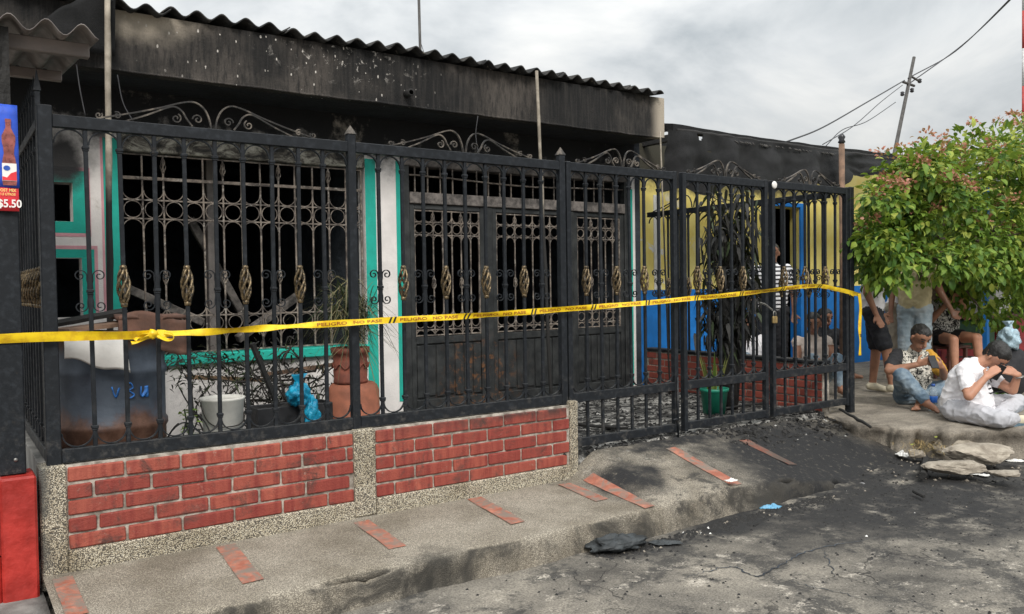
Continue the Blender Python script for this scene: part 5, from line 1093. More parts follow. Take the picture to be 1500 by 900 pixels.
c = cat_rom([e0+V(.0, -.005, .01), e0+V(.012, -.01, -.12), e0+V(-.005, -.012, -.3), e0+V(.006, -.01, -.42), e0+V(0, -.01, -.56)], 8)
mb = MB(); n_ = len(c)
def g(u, v): i = min(n_-1, int(round(u*(n_-1)))); a = .5+.8*math.sin(u*6); return c[i]+V(math.cos(a), -math.sin(a)*.6, 0)*(v-.5)*.036
mb.slab(g, n_-1, 3, (0, .0015, 0)); obj('strip', mb, 'tape', tk, world=True, fix=True)
for t_ in (.25, .28, .62, .65):
    mb = MB(); mb.add([Vector(g(t_+a, b))+V(0, -.003, 0) for a, b in ((0, 0), (.012, 0), (.03, 1), (.018, 1))], [(0, 1, 2, 3)]); obj('slash_mark', mb, 'tape_black', tk, world=True)

# ------------------------------------------------------------------ rubble, kerb block and litter
def rock(lab, cx_, cy_, w_, h_, seed, mat='stone', zb=-.07, flatk=.6, cat='stone', name='stone'):
    p0 = px(cx_, cy_, 2, zb); sc_ = (p0-CAM).length/FPX; rx, rz = w_*sc_/2, h_*sc_*.34
    bm = bmesh.new(); bmesh.ops.create_icosphere(bm, subdivisions=4, radius=1.0); rng = random.Random(seed)
    pl_ = [(Vector((rng.gauss(0, 1), rng.gauss(0, 1), rng.gauss(0, .8))).normalized(), rng.uniform(.5, .85)) for _ in range(8)]
    for v_ in bm.verts:
        d = v_.co.normalized(); k_ = 1.
        for n_, o_ in pl_:
            q = d.dot(n_)
            if q > 0: k_ = min(k_, o_/q)
        v_.co = d*k_*1.2*(1+.10*nz(d.x+seed, d.y, d.z, 2.5)+.06*nz(d.x+seed, d.y, d.z, 6)+.035*nz(d.x+seed, d.y, d.z, 16)); v_.co.x *= rx; v_.co.y *= rx*flatk; v_.co.z *= rz
    mb_ = bpy.data.meshes.new(name); bm.to_mesh(mb_); bm.free(); mb_.materials.append(M[mat]); o = bpy.data.objects.new(name, mb_); COL.objects.link(o)
    o.location = p0+V(0, rx*flatk*.4, rz*.50); o.rotation_euler = (0, 0, -YAW+rng.uniform(-.3, .3)); return tag(o, lab, cat, 'broken kerb stones at the terrace edge')
for r_ in (('large pale broken stone below the seated man, highest of the rubble', 1407, 663, 46, 34, 1), ('wide flat stone slab lying against the blue kerb block', 1448, 676, 84, 36, 2), ('long square-cut kerb stone lying lowest in the rubble', 1408, 690, 66, 22, 3), ('small round pale stone beside the dry grass', 1319, 650, 18, 16, 4), ('pinkish flat stone between dry grass and charred wood', 1346, 668, 24, 16, 5), ('thin pale stone chip next to the soot at the ramp', 1300, 648, 20, 9, 6),
        ('knobbly stone wedged under the terrace edge beside the blue kerb block', 1438, 648, 34, 32, 7), ('small crumbled stone between the two largest stones', 1410, 655, 22, 18, 8), ('tan stone at the terrace edge above the soot', 1272, 638, 26, 20, 9), ('thin cracked stone flake lying on the street beside the wrapper', 1480, 696, 44, 10, 10), ('small dark stone at the foot of the ramp', 1330, 640, 20, 14, 11), ('pale lump of mortar beside the yellow leaf', 1388, 648, 16, 12, 12)):
    rock(*r_)
rock('small rubble lump at the foot of the brick wall pier', 858, 694, 20, 12, 21, 'stone', .0); rock('pale rubble chip beside the wall pier', 850, 700, 14, 8, 22, 'litter_white', .0)
kb = thing('kerb_block', 'worn pale blue painted kerb block at the terrace front', 'kerb', px(1500, 660, 2, -.1)); kb.rotation_euler = (0, 0, R(-24))
mb = MB(); mb.slab(lambda u, v: (-.12+.9*u, -.02+.03*nz(u*5, v*4), -.06+.30*v+.01*nz(u*7, v*2)), 18, 6, (0, .16, 0), False); obj('block', mb, 'blue_kerb', kb, fix=True)
# dry grass and leaf
mb = MB()
for k_ in range(420):
    p = px(random.gauss(1352, 16), random.gauss(650, 8), 2, -.02); a = random.uniform(0, 6.28); blade(mb, p, (math.cos(a)*.6, math.sin(a)*.6, random.uniform(.3, 1)), random.uniform(.05, .13), .0025, .5, 3, .5)
tag(obj('dry_grass', mb, 'dry_grass'), 'tuft of dry straw-coloured grass in the gap of the terrace edge', 'grass', kind='stuff')
mb = MB()
for q in ((1364, 637), (1370, 641), (1335, 652)): blade(mb, px(*q, 2, .06), (1, .3, .1), .07, .014, .1, 4, .3)
tag(obj('fallen_leaf', mb, 'leaf_lime'), 'yellow-green fallen leaves on the dry grass', 'leaf', kind='stuff')
def crumple(name, lab, cx_, cy_, w_, d_, h_, mat, seed, cat='litter', zb=None, amp=1.):
    p0 = px(cx_, cy_, 2, ROADZ if zb is None else zb); sc_ = (p0-CAM).length/FPX; W_, D_ = w_*sc_, d_*sc_*2.6; H_ = h_*sc_
    rng = random.Random(seed); n_ = 26
    def f(u, v):
        a, b = (u-.5)*2, (v-.5)*2; rr = math.hypot(a, b); k_ = (max(abs(a), abs(b))/rr if rr > 0 else 1); a, b = a*k_, b*k_
        ang = math.atan2(b, a); e_ = (.78+.3*nz(math.cos(ang)*1.5+seed, math.sin(ang)*1.5, 0, 1)); fold = abs(nz(a*1.6+seed, b*1.6, 0, 1.5))
        return (a*W_/2*e_, b*D_/2*e_, .006+H_*(1-min(1, rr)**1.5)*(.34+.30*amp*math.sin(a*6+3*nz(a*1.2+seed, b*1.2, 0, 1)+seed)*math.cos(b*3+2*nz(a+seed, b, 4, 1))+.22*nz(a*2.5+seed, b*2.5, 0, 1))+.004*nz(a*7, b*7, seed, 1))
    mb_ = MB(); mb_.slab(f, n_, n_, .003); o = obj(name, mb_, mat, fix=True); o.location = p0+V(0, 0, .004); o.rotation_euler = (0, 0, -YAW+rng.uniform(-.3, .3)); return tag(o, lab, cat)
bag('charred_bag', 'crumpled charred dark plastic bag lying against the kerb', px(905, 806, 2, ROADZ), (.17, .09, .042), 'rag', 2.2, knot=False).rotation_euler = (0, 0, R(-12))
crumple('charred_scrap', 'flat tattered end of the charred bag trailing along the street', 975, 797, 60, 10, 6, 'rag', 9, 'scrap')
crumple('blue_scrap', 'light blue plastic scrap lying in the gutter', 1130, 745, 36, 8, 8, 'litter_blue', 5)
crumple('white_scrap', 'small torn white paper on the ramp beside a red strip', 1071, 706, 24, 6, 5, 'litter_white', 6, zb=.02)
crumple('grey_scrap', 'grey flattened wrapper lying in the soot', 1263, 713, 30, 10, 6, 'litter_grey', 7)
crumple('white_wrapper', 'crumpled white wrapper at the edge of the soot', 1322, 668, 18, 12, 12, 'litter_white', 8, zb=-.1, amp=.6)
crumple('white_wrapper', 'white food wrapper with a dark mark by the kerb stones', 1468, 695, 22, 8, 6, 'litter_white', 12, zb=-.14)
crumple('white_wrapper', 'thin white strip of litter under the long kerb stone', 1425, 696, 24, 4, 3, 'litter_white', 14, zb=-.14); crumple('white_wrapper', 'torn white film lying beside the thin strip of litter', 1442, 698, 16, 5, 3, 'litter_white', 15, zb=-.14); crumple('white_wrapper', 'white plastic shred by the blue kerb block', 1488, 677, 26, 6, 5, 'litter_white', 16, zb=-.1)
for lab, a, b, r_, zb in (('thin black stick lying in the gutter by the blue scrap', (1104, 772), (1132, 756), .006, ROADZ), ('chunk of charred timber standing on the street in the soot', (1352, 702), (1356, 676), .03, -.12), ('small charred stick on the street', (1338, 722), (1354, 730), .012, -.15)):
    p0, p1 = px(*a, 2, zb), px(*b, 2, zb); mb = MB(); mb.tube([(p1-p0)*(i/6)+V(0, 0, r_*.8+.004*nz(i, r_*300, 0, .8)) for i in range(7)], [r_*(.85+.3*abs(nz(i, 3, r_*99, .9))) for i in range(7)], 6, True, False); tag(obj('burnt_stick', mb, 'charwood', loc=p0), lab, 'stick')
mb = MB(); rng = random.Random(5)
for k_ in range(2400):
    t_ = rng.random()
    if t_ < .35: x = rng.uniform(3.0, 5.2); y = -.93-abs(rng.gauss(0, .07)); z_ = roadz(x, y)
    elif t_ < .7: x = rng.gauss(5.9, .7); y = rng.gauss(-1.2, .45); z_ = roadz(x, y)
    else: x = rng.uniform(1.2, 7.5); y = rng.uniform(-3.2, -.95); z_ = roadz(x, y)
    if y > -.9 or (x > 5.95 and y > -1.5): continue
    s_ = rng.uniform(.003, .011)*(1.5 if t_ < .35 else 1); mb.cm = 0 if rng.random() < .97 else (1 if rng.random() < .8 else 2)
    mb.add([(x-s_, y, z_), (x, y-s_, z_), (x+s_*1.2, y, z_), (x, y+s_, z_), (x+s_*.2, y, z_+s_*.8)], [(0, 1, 4), (1, 2, 4), (2, 3, 4), (3, 0, 4)])
tag(obj('street_grit', mb, ['charwood', 'stone', 'litter_white']), 'fine grit and char crumbs scattered along the kerb and street', 'grit', kind='stuff')
mb = MB(); rng = random.Random(9)
for k_ in range(300):
    x, y = rng.uniform(1262, 1500), rng.uniform(636, 702); p = px(x, y, 2, -.13); p.z = roadz(p.x, p.y)+.003; s_ = rng.uniform(.004, .018); st = len(mb.v); mb.cm = 0 if rng.random() < .35 else 1
    mb.add([(-s_, 0, 0), (0, -s_*.8, 0), (s_*1.2, 0, 0), (0, s_, 0), (.2*s_, 0, s_*.8), (0, 0, -s_*.5)], [(0, 1, 4), (1, 2, 4), (2, 3, 4), (3, 0, 4), (1, 0, 5), (2, 1, 5), (3, 2, 5), (0, 3, 5)])
    mb.xf(Matrix.Translation(p) @ Euler((rng.uniform(-.5, .5), rng.uniform(-.5, .5), rng.uniform(0, 6))).to_matrix().to_4x4(), st)
tag(obj('kerb_rubble', mb, ['stone', 'charwood']), 'small crumbs of broken concrete between the larger kerb stones', 'rubble', kind='stuff')
# ------------------------------------------------------------------ flowering tree on the right
tree = thing('flowering_tree', 'leafy green tree with pinkish bracts shading the people on the terrace', 'tree', (9.55, .75, TR))
TO = Vector(tree.location)
lobes = []
rng = random.Random(11)
outline_top = [(1262, 330), (1285, 270), (1330, 244), (1370, 226), (1410, 208), (1450, 206), (1490, 192), (1530, 180), (1580, 180), (1640, 220)]
def top_at(x):
    for (a, b), (c, d) in zip(outline_top, outline_top[1:]):
        if a <= x <= c: return b+(d-b)*(x-a)/(c-a)
    return outline_top[0][1] if x < outline_top[0][0] else outline_top[-1][1]
outline_bot = [(1255, 395), (1300, 404), (1350, 408), (1390, 432), (1430, 462), (1470, 470), (1520, 450), (1640, 410)]
def bot_at(x):
    for (a, b), (c, d) in zip(outline_bot, outline_bot[1:]):
        if a <= x <= c: return b+(d-b)*(x-a)/(c-a)
    return 400
for k_ in range(230):
    x = rng.uniform(1268, 1640); u = rng.random(); y = top_at(x)+(bot_at(x)-top_at(x))*u; dep = rng.uniform(-.35, 1.0)
    if x < 1330: dep = rng.uniform(-.25, .5)
    lobes.append((px(x, y, 1, dep), rng.uniform(.13, .24)))
mb = MB()
trunk = [V(9.55, .75, TR), V(9.5, .72, .8), V(9.35, .65, 1.3), V(9.25, .6, 1.7)]
mb.tube(cat_rom(trunk, 5), [.075-.0015*i for i in range(16)], 10)
forks = [V(9.25, .6, 1.7), V(9.45, .7, 1.1), V(9.35, .65, 1.4)]
for q in range(26):
    c, r_ = lobes[q*6 % len(lobes)]; f0 = rng.choice(forks); m1 = f0.lerp(c, .45)+V(rng.uniform(-.12, .12), rng.uniform(-.12, .12), .12); mb.tube(cat_rom([f0, m1, c], 6), [.032-.0021*i for i in range(13)], 6)
mb.xf(Matrix.Translation(-TO)); obj('trunk', mb, 'bark', tree)
mb = MB()
def leaf(mb, p, d, up, L, w_):
    d = d.normalized(); s_ = d.cross(up); s_ = s_.normalized() if s_.length > .01 else d.orthogonal().normalized(); n_ = s_.cross(d)
    vs_ = []
    for t_, ww, dz in ((0, .0, 0), (.28, .85, .05), (.6, .9, .02), (.85, .5, -.06), (1, 0, -.18)):
        c = p+d*L*t_+n_*dz*L; vs_ += [c-s_*w_*ww+n_*w_*.30*ww, c, c+s_*w_*ww+n_*w_*.30*ww]
    fs = []
    for i in range(4): fs += [(3*i, 3*i+1, 3*i+4, 3*i+3), (3*i+1, 3*i+2, 3*i+5, 3*i+4)]
    mb.add(vs_, fs, True)
ctr_ = V(9.6, .4, 1.9)
for c, r_ in lobes:
    for k_ in range(92):
        dr_ = Vector((rng.gauss(0, 1), rng.gauss(0, 1), rng.gauss(0, 1))).normalized(); p = c+dr_*r_*rng.uniform(.35, 1.25)
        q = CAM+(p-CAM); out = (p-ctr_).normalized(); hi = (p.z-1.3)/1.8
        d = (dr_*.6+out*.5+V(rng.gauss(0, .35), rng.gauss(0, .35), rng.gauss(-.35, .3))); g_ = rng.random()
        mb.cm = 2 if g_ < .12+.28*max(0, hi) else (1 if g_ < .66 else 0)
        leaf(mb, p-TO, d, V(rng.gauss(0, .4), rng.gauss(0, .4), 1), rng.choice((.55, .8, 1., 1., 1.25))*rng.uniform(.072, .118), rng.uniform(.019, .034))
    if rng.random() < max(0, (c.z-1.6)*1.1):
        for cl in range(rng.randint(1, 3)):
            b0 = c+Vector((rng.gauss(0, .6), rng.gauss(-.4, .5), rng.gauss(.9, .3)))*r_*.9
            for k_ in range(26):
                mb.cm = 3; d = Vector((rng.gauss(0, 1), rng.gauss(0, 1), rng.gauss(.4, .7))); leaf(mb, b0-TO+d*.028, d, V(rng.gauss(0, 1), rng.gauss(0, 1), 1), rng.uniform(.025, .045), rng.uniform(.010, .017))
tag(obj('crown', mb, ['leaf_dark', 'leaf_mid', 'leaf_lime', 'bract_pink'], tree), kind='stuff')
# low sprigs on the terrace
sg = thing('terrace_weed', 'small green weed growing behind the crossed legs of the seated man', 'plant', px(1478, 600, 2, TR)+V(.25, .45, 0)); mb = MB()
for k_ in range(160): leaf(mb, V(rng.gauss(0, .16), rng.gauss(0, .10), abs(rng.gauss(.12, .08))), V(rng.gauss(0, 1), rng.gauss(0, 1), .4), V(0, 0, 1), rng.uniform(.04, .08), .018); mb.cm = rng.randint(0, 1)
tag(obj('leaves', mb, ['leaf_dark', 'leaf_mid'], sg), kind='stuff')

# ------------------------------------------------------------------ people
def capsule(vs_, fs, a, b, ra, rb, n=12, m=5):
    a, b = Vector(a), Vector(b); d = b-a; L = d.length; d = d.normalized() if L > 1e-5 else V(0, 0, 1); s_ = d.orthogonal().normalized(); t_ = d.cross(s_); o = len(vs_); rings = []
    for i in range(m+1): q = math.pi/2*i/m; rings.append((a-d*ra*math.cos(q), ra*math.sin(q)))
    for i in range(m+1): q = math.pi/2*i/m; rings.append((b+d*rb*math.sin(q), rb*math.cos(q)))
    for c, r_ in rings:
        r_ = max(r_, .0008)
        for k_ in range(n): g_ = 2*math.pi*k_/n; vs_.append(c+(s_*math.cos(g_)+t_*math.sin(g_))*r_)
    k2 = len(rings)
    for i in range(k2-1):
        for k_ in range(n): fs.append((o+i*n+k_, o+i*n+(k_+1) % n, o+(i+1)*n+(k_+1) % n, o+(i+1)*n+k_))
    fs.append(tuple(o+k_ for k_ in range(n-1, -1, -1))); fs.append(tuple(o+(k2-1)*n+k_ for k_ in range(n)))
def segd(p, a, b, ra, rb):
    ab = b-a; l2 = ab.length_squared; t_ = 0 if l2 < 1e-9 else max(0, min(1, (p-a).dot(ab)/l2)); return (p-(a+ab*t_)).length-(ra+(rb-ra)*t_)
def remesh_body(bones, mats, voxel, smooth=4, name='body'):
    vs_, fs = [], []
    for b in bones: capsule(vs_, fs, b[0], b[1], b[2], b[3])
    me = bpy.data.meshes.new(name); me.from_pydata(vs_, [], fs); o = bpy.data.objects.new(name, me); COL.objects.link(o)
    r_ = o.modifiers.new('r', 'REMESH'); r_.mode = 'VOXEL'; r_.voxel_size = voxel; r_.use_smooth_shade = True
    s_ = o.modifiers.new('s', 'SMOOTH'); s_.iterations = smooth; s_.factor = .5
    dg = bpy.context.evaluated_depsgraph_get(); dg.update(); out = bpy.data.meshes.new_from_object(o.evaluated_get(dg)); bpy.data.objects.remove(o); out.name = name
    out.materials.clear()
    for m_ in mats: out.materials.append(M[m_])
    idx = {m_: i for i, m_ in enumerate(mats)}; B = [(Vector(b[0]), Vector(b[1]), b[2], b[3], idx[b[4]]) for b in bones]
    CLOTH = {i for i, m_ in enumerate(mats) if not m_.startswith('skin') and m_ not in ('hair', 'shoe')}; cl = [0.]*len(out.vertices)
    for p in out.polygons:
        c = p.center; best = min(B, key=lambda b: segd(c, b[0], b[1], b[2], b[3])); p.material_index = best[4]; p.use_smooth = True
        if best[4] in CLOTH:
            for i in p.vertices: cl[i] = 1.
    nr = [v_.normal.copy() for v_ in out.vertices]
    for v_, k_, n_ in zip(out.vertices, cl, nr):
        if k_:
            c = v_.co; rg = 1-abs(nz(c.x+.6*c.z, c.y, c.z*1.6-.5*c.x, 9))*2; v_.co = c+n_*(.0085*(max(0, rg)**2-.25)+.004*nz(c.x, c.y, c.z, 30))
    return out
def hand_bones(bones, wrist, d, nrm, skinm, curl=.5, s=1., thumb=1, k=1.):
    """palm, four bent fingers of different lengths, thumb from the palm's side. d: pointing way, nrm: palm side"""
    d = Vector(d).normalized(); nrm = Vector(nrm); nrm = (nrm-d*nrm.dot(d)).normalized(); sd_ = d.cross(nrm)*thumb; w_ = Vector(wrist)
    for q in (-.022, 0, .022): bones.append((w_+d*.015*s+sd_*q*s*.6, w_+d*.075*s+sd_*q*s, .017*s, .014*s, skinm))
    for q, L in ((.031, .070), (.011, .080), (-.010, .074), (-.030, .058)):
        b0 = w_+d*.085*s+sd_*q*s; a1 = (d+nrm*curl*.6).normalized(); b1 = b0+a1*L*.5*s; a2 = (d+nrm*curl*2.0).normalized(); b2 = b1+a2*L*.5*s
        bones.append((b0, b1, .0105*s, .0095*s, skinm)); bones.append((b1, b2, .0095*s, .0075*s, skinm))
    b0 = w_+d*.03*s+sd_*.03*s; b1 = b0+(d*.6+sd_*.7+nrm*.35).normalized()*.04*s; b2 = b1+(d*.9+sd_*.15+nrm*.4).normalized()*.032*s; bones.append((b0, b1, .014*s, .011*s, skinm)); bones.append((b1, b2, .011*s, .008*s, skinm))
def person(label, loc, J, shirt, pants, skinm, shoe=None, sleeve=.55, pant=.9, hair=True, voxel=.012, head_dir=(0, -1, 0), sleeveL=None, extra=(), hands=None, group=None, longhair=False, cap=False, tor=1.):
    """J: joints in a frame with x = right, y = away from the camera, z = up; head_dir: where the face looks"""
    o = thing('person', label, 'person', loc, -YAW, group); B = []; g_ = {k_: Vector(v_) for k_, v_ in J.items() if not isinstance(v_, str)}
    def lim(a, b, ra, rb, m_): B.append((a, b, ra, rb, m_))
    hL, hR = g_['hipL'], g_['hipR']; sL, sR = g_['shL'], g_['shR']; pel = (hL+hR)/2; ch = (sL+sR)/2; up = (ch-pel).normalized(); sd_ = (sR-sL).normalized()
    lim(hL, hR, .105*tor, .105*tor, pants); w_ = .055*tor
    for q in (-1, 1): lim(pel+sd_*w_*q+up*.06, ch+sd_*w_*1.4*q-up*.10, .115*tor, .115*tor, shirt)
    lim(sL*.75+sR*.25-up*.10, sL*.25+sR*.75-up*.10, .115*tor, .115*tor, shirt); lim(sL-up*.015, sR-up*.015, .066, .066, shirt)
    hd = g_['head']; fd = Vector(head_dir).normalized(); lim(ch+up*.0, hd-up*.02, .056, .052, skinm); lim(ch-up*.03, ch+(hd-ch)*.28, .085, .066, shirt)
    hu = g_.get('headup', V(0, 0, 1)); hu = (hu-fd*hu.dot(fd)).normalized(); hs_ = fd.cross(hu)
    lim(hd+hu*.035-fd*.02, hd+hu*.045+fd*.02, .083, .078, skinm); lim(hd-hu*.055+fd*.045, hd-hu*.03+fd*.0, .045, .062, skinm); lim(hd-hu*.075+fd*.062, hd-hu*.07+fd*.06, .022, .022, skinm)
    lim(hd+hu*.02+fd*.098, hd-hu*.018+fd*.112, .010, .016, skinm)
    for q in (-1, 1): lim(hd+hs_*.083*q+hu*.015, hd+hs_*.085*q-hu*.015, .014, .011, skinm)
    for S_, sh_, el, ha in (('L', sL, g_['elL'], g_['haL']), ('R', sR, g_['elR'], g_['haR'])):
        sl = sleeve; m_ = shirt
        if S_ == 'R' and sleeveL: m_ = sleeveL
        if S_ == 'L' and sleeveL and 'sleeve2' in J: m_ = J['sleeve2']
        lim(sh_, el, .050, .042, skinm); lim(el, ha, .042, .027, skinm)
        if sl > 0: lim(sh_, sh_.lerp(el, min(1, sl)), .063, .066, m_)
        if sl > 1: lim(el, el.lerp(ha, sl-1), .055, .048, m_)
        hv = (hands or {}).get(S_)
        if hv: hand_bones(B, ha, hv[0], hv[1], skinm, hv[2], 1., hv[3])
        else: hand_bones(B, ha, (ha-el), (0, -1, 0) if abs((ha-el).normalized().y) < .9 else (0, 0, 1), skinm, .5, 1., 1 if S_ == 'L' else -1)
    for S_ in 'LR':
        h_, kn, an, to = g_['hip'+S_], g_['kn'+S_], g_['an'+S_], g_['to'+S_]
        lim(h_, kn, .085, .058, skinm); lim(kn, an, .056, .036, skinm); calf = kn.lerp(an, .3); lim(kn.lerp(an, .2), kn.lerp(an, .45), .052, .05, skinm)
        if pant <= .5: lim(h_, h_.lerp(kn, pant*2), .10, .088, pants)
        else: lim(h_, kn, .098, .075, pants); lim(kn, kn.lerp(an, (pant-.5)*2), .075, .056, pants)
        fm_ = shoe or skinm; e_ = .008 if shoe else 0; heel = an+(an-to).normalized()*.03+V(0, 0, -.03); lim(an, heel, .036+e_, .032+e_, fm_); lim(heel, to, .030+e_, .026+e_, fm_); lim(an+V(0, 0, -.01), to, .034+e_, .022+e_, fm_)
        if not shoe:
            td = (to-an).normalized(); ts_ = td.cross(V(0, 0, 1)).normalized()
            for q in range(5): lim(to+ts_*(.030-.015*q), to+ts_*(.032-.016*q)+td*(.03-.004*q), .011, .009, skinm)
    for b in extra: B.append(b)
    mats = []
    for b in B:
        if b[4] not in mats: mats.append(b[4])
    me = remesh_body(B, mats, voxel, 3 if voxel < .01 else 2); body = obj('body', me, None, o)
    if hair:
        HB = [(hd+hu*.052-fd*.030, hd+hu*.062+fd*.012, .086, .077, 'hair'), (hd+hu*.02-fd*.040, hd-hu*.05-fd*.045, .076, .046, 'hair'), (hd+hu*.088+fd*.03, hd+hu*.084+fd*.052, .042, .036, 'hair')]
        for q in (-1, 1): HB.append((hd+hs_*.055*q+hu*.05-fd*.01, hd+hs_*.066*q+hu*.01-fd*.02, .034, .024, 'hair'))
        if longhair: HB += [(hd-fd*.07, hd-fd*.09-V(0, 0, .22), .07, .05, 'hair')]
        hm = remesh_body(HB, ['hair'], max(voxel, .008), 1, 'hair')
        for v_ in hm.vertices: v_.co += v_.normal*(.004*nz(v_.co.x, v_.co.y, v_.co.z, 45)+.003*nz(v_.co.x, v_.co.y, v_.co.z, 110))
        obj('hair', hm, None, o)
    for q in (-1, 1):
        mb_ = MB(); mb_.ball(hd+hs_*.031*q+hu*.022+fd*.090, (.012, .012, .007), 8, 6); obj('eye', mb_, 'eye', o)
        mb_ = MB(); mb_.tube([hd+hs_*.014*q+hu*.042+fd*.097, hd+hs_*.034*q+hu*.050+fd*.093, hd+hs_*.052*q+hu*.043+fd*.080], .0052, 5); obj('eyebrow', mb_, 'hair', o)
    mb_ = MB(); mb_.tube([hd-hs_*.022-hu*.048+fd*.092, hd-hu*.050+fd*.101, hd+hs_*.022-hu*.048+fd*.092], .006, 6); obj('mouth', mb_, 'lip', o)
    return o, body
def PJ(ox, oy, s_):   # photo pixel + depth offset -> joint position
    return lambda x, y, dep: V((x-ox)/s_, dep, (oy-y)/s_)

# seated man, head in hands (faces right and towards the street)
base = px(1432, 616, 2, TR); q = PJ(1432, 616, FPX/((base-CAM).dot(FW)))
J = dict(hipL=q(1398, 600, -.02), hipR=q(1412, 598, .22), shL=q(1407, 541, -.06), shR=q(1440, 538, .22), head=q(1456, 521, -.02), headup=V(.35, -.85, .35),
         elL=q(1397, 574, -.24), haL=q(1420, 549, -.24), elR=q(1481, 572, -.02), haR=q(1481, 548, -.10),
         knL=q(1424, 603, -.40), anL=q(1462, 608, -.22), toL=q(1490, 609, -.20), knR=q(1496, 592, .06), anR=q(1436, 606, -.22), toR=q(1414, 609, -.30))
m1, b1_ = person('man in white T-shirt and grey trousers sitting cross-legged with his head bowed into his hands', base, J, 'tee_white', 'pants_grey', 'skin_a', 'shoe', .62, .97, True, .0075, (.30, -.38, -.88),
    extra=[(q(1424, 549, -.03), q(1428, 590, -.06), .10, .12, 'tee_white'), (q(1436, 552, .04), q(1436, 590, 0), .09, .11, 'tee_white')],
    hands={'L': (V(.74, .02, .60), V(.4, .5, -.3), .35, 1), 'R': (V(-.80, -.10, .32), V(-.3, .6, -.3), .35, -1)})
def decal(par, body, polys, mat, name='lettering'):
    bvh = BVHTree.FromPolygons([v_.co for v_ in body.data.vertices], [tuple(p.vertices) for p in body.data.polygons]); mb_ = MB(); vs_, fs = polys; out = []
    for a in vs_:
        h_ = bvh.ray_cast(Vector((a[0], -1.2, a[1])), V(0, 1, 0)); out.append((h_[0]+V(0, -.004, 0)) if h_[0] else Vector((a[0], -.2, a[1])))
    mb_.add(out, fs); return obj(name, mb_, mat, par)
def shirt_text(txt, size, x, y, skew=.25):
    v_, f_ = text_mesh(txt, size, size*.03); c = q(x, y, 0); return [(c.x+a*.9+b*skew, c.z+b+a*.12) for a, b, cc in v_], f_
decal(m1, b1_, shirt_text('NIKE', .068, 1433, 563), 'black_cloth')
c0 = q(1434, 568, 0); decal(m1, b1_, ([(c0.x+a, c0.z+b) for a, b in ((0, 0), (.035, .006), (.035, .018), (0, .012), (.045, .008), (.10, .018), (.10, .030), (.045, .020))], [(0, 1, 2, 3), (4, 5, 6, 7)]), 'black_cloth', 'print_line')
c0 = q(1432, 574, 0); decal(m1, b1_, ([(c0.x+a, c0.z+b) for a, b in ((0, .014), (.02, .0), (.05, .004), (.12, .034), (.05, .014), (.02, .012))], [(0, 1, 2, 5), (5, 2, 3, 4)]), 'black_cloth', 'print_swoosh')
wr = q(1483, 551, -.10); mb = MB(); mb.tube([(wr.x+.034*math.cos(a), wr.y+.034*math.sin(a), wr.z+.008*math.cos(a)) for a in [2*math.pi*i/16 for i in range(17)]], .006, 6); obj('bracelet', mb, 'steel', m1)
ph = tag(obj('phone', MB().cbox(-.036, .036, -.005, .005, -.07, .07, .006), 'phone'), 'dark phone held to the face of the man with bowed head', 'phone'); ph.location = base+(Matrix.Rotation(-YAW, 3, 'Z') @ q(1446, 543, -.17)); ph.rotation_euler = (R(25), R(20), -YAW+R(20))

# seated man with phone and ochre sleeve
base2 = px(1345, 596, 2, TR); q = PJ(1345, 596, FPX/((base2-CAM).dot(FW)))
J = dict(hipL=q(1338, 582, .18), hipR=q(1363, 581, .18), shL=q(1326, 522, .16), shR=q(1374, 524, .16), head=q(1351, 496, .05), headup=V(.12, -.1, 1),
         elL=q(1298, 541, -.06), haL=q(1329, 532, -.17), elR=q(1384, 552, .0), haR=q(1368, 536, -.15), sleeve2='black_cloth',
         knL=q(1312, 547, -.12), anL=q(1334, 582, -.30), toL=q(1342, 592, -.40), knR=q(1388, 568, .0), anR=q(1336, 582, -.16), toR=q(1322, 592, -.27))
m2, b2_ = person('man in printed T-shirt with one ochre sleeve sitting and looking at his phone', base2, J, 'print_tee', 'denim', 'skin_b', None, .68, .93, True, .0075, (.10, -.78, -.50), sleeveL='ochre',
    hands={'L': (V(.75, -.25, .30), V(.3, .6, .3), .6, 1), 'R': (V(-.75, -.25, .30), V(-.3, .6, .3), .6, -1)})
ph = tag(obj('phone', MB().cbox(-.036, .036, -.005, .005, -.07, .07, .006), 'phone'), 'black phone held in both hands by the man with the ochre sleeve', 'phone'); ph.location = base2+(Matrix.Rotation(-YAW, 3, 'Z') @ q(1349, 527, -.235)); ph.rotation_euler = (R(-38), 0, -YAW)
# water bottle
bo = thing('water_bottle', 'clear plastic water bottle with blue label between the two seated men', 'bottle', px(1367, 602, 2, TR))
mb = MB(); mb.lathe([(.005, 0), (.034, .0), (.038, .01), (.038, .06), (.035, .065), (.038, .07), (.038, .16), (.030, .19), (.014, .215), (.014, .23)], (0, 0, 0), 20); obj('body', mb, 'pet', bo, fix=True)
mb = MB(); mb.lathe([(.0385, .08), (.0392, .081), (.0392, .139), (.0385, .14)], (0, 0, 0), 20, caps=False); obj('label', mb, 'pet_label', bo, fix=True); mb = MB(); mb.lathe([(.005, .228), (.017, .228), (.017, .25), (.005, .25)], (0, 0, 0), 14); obj('cap', mb, 'pet_cap', bo, fix=True)

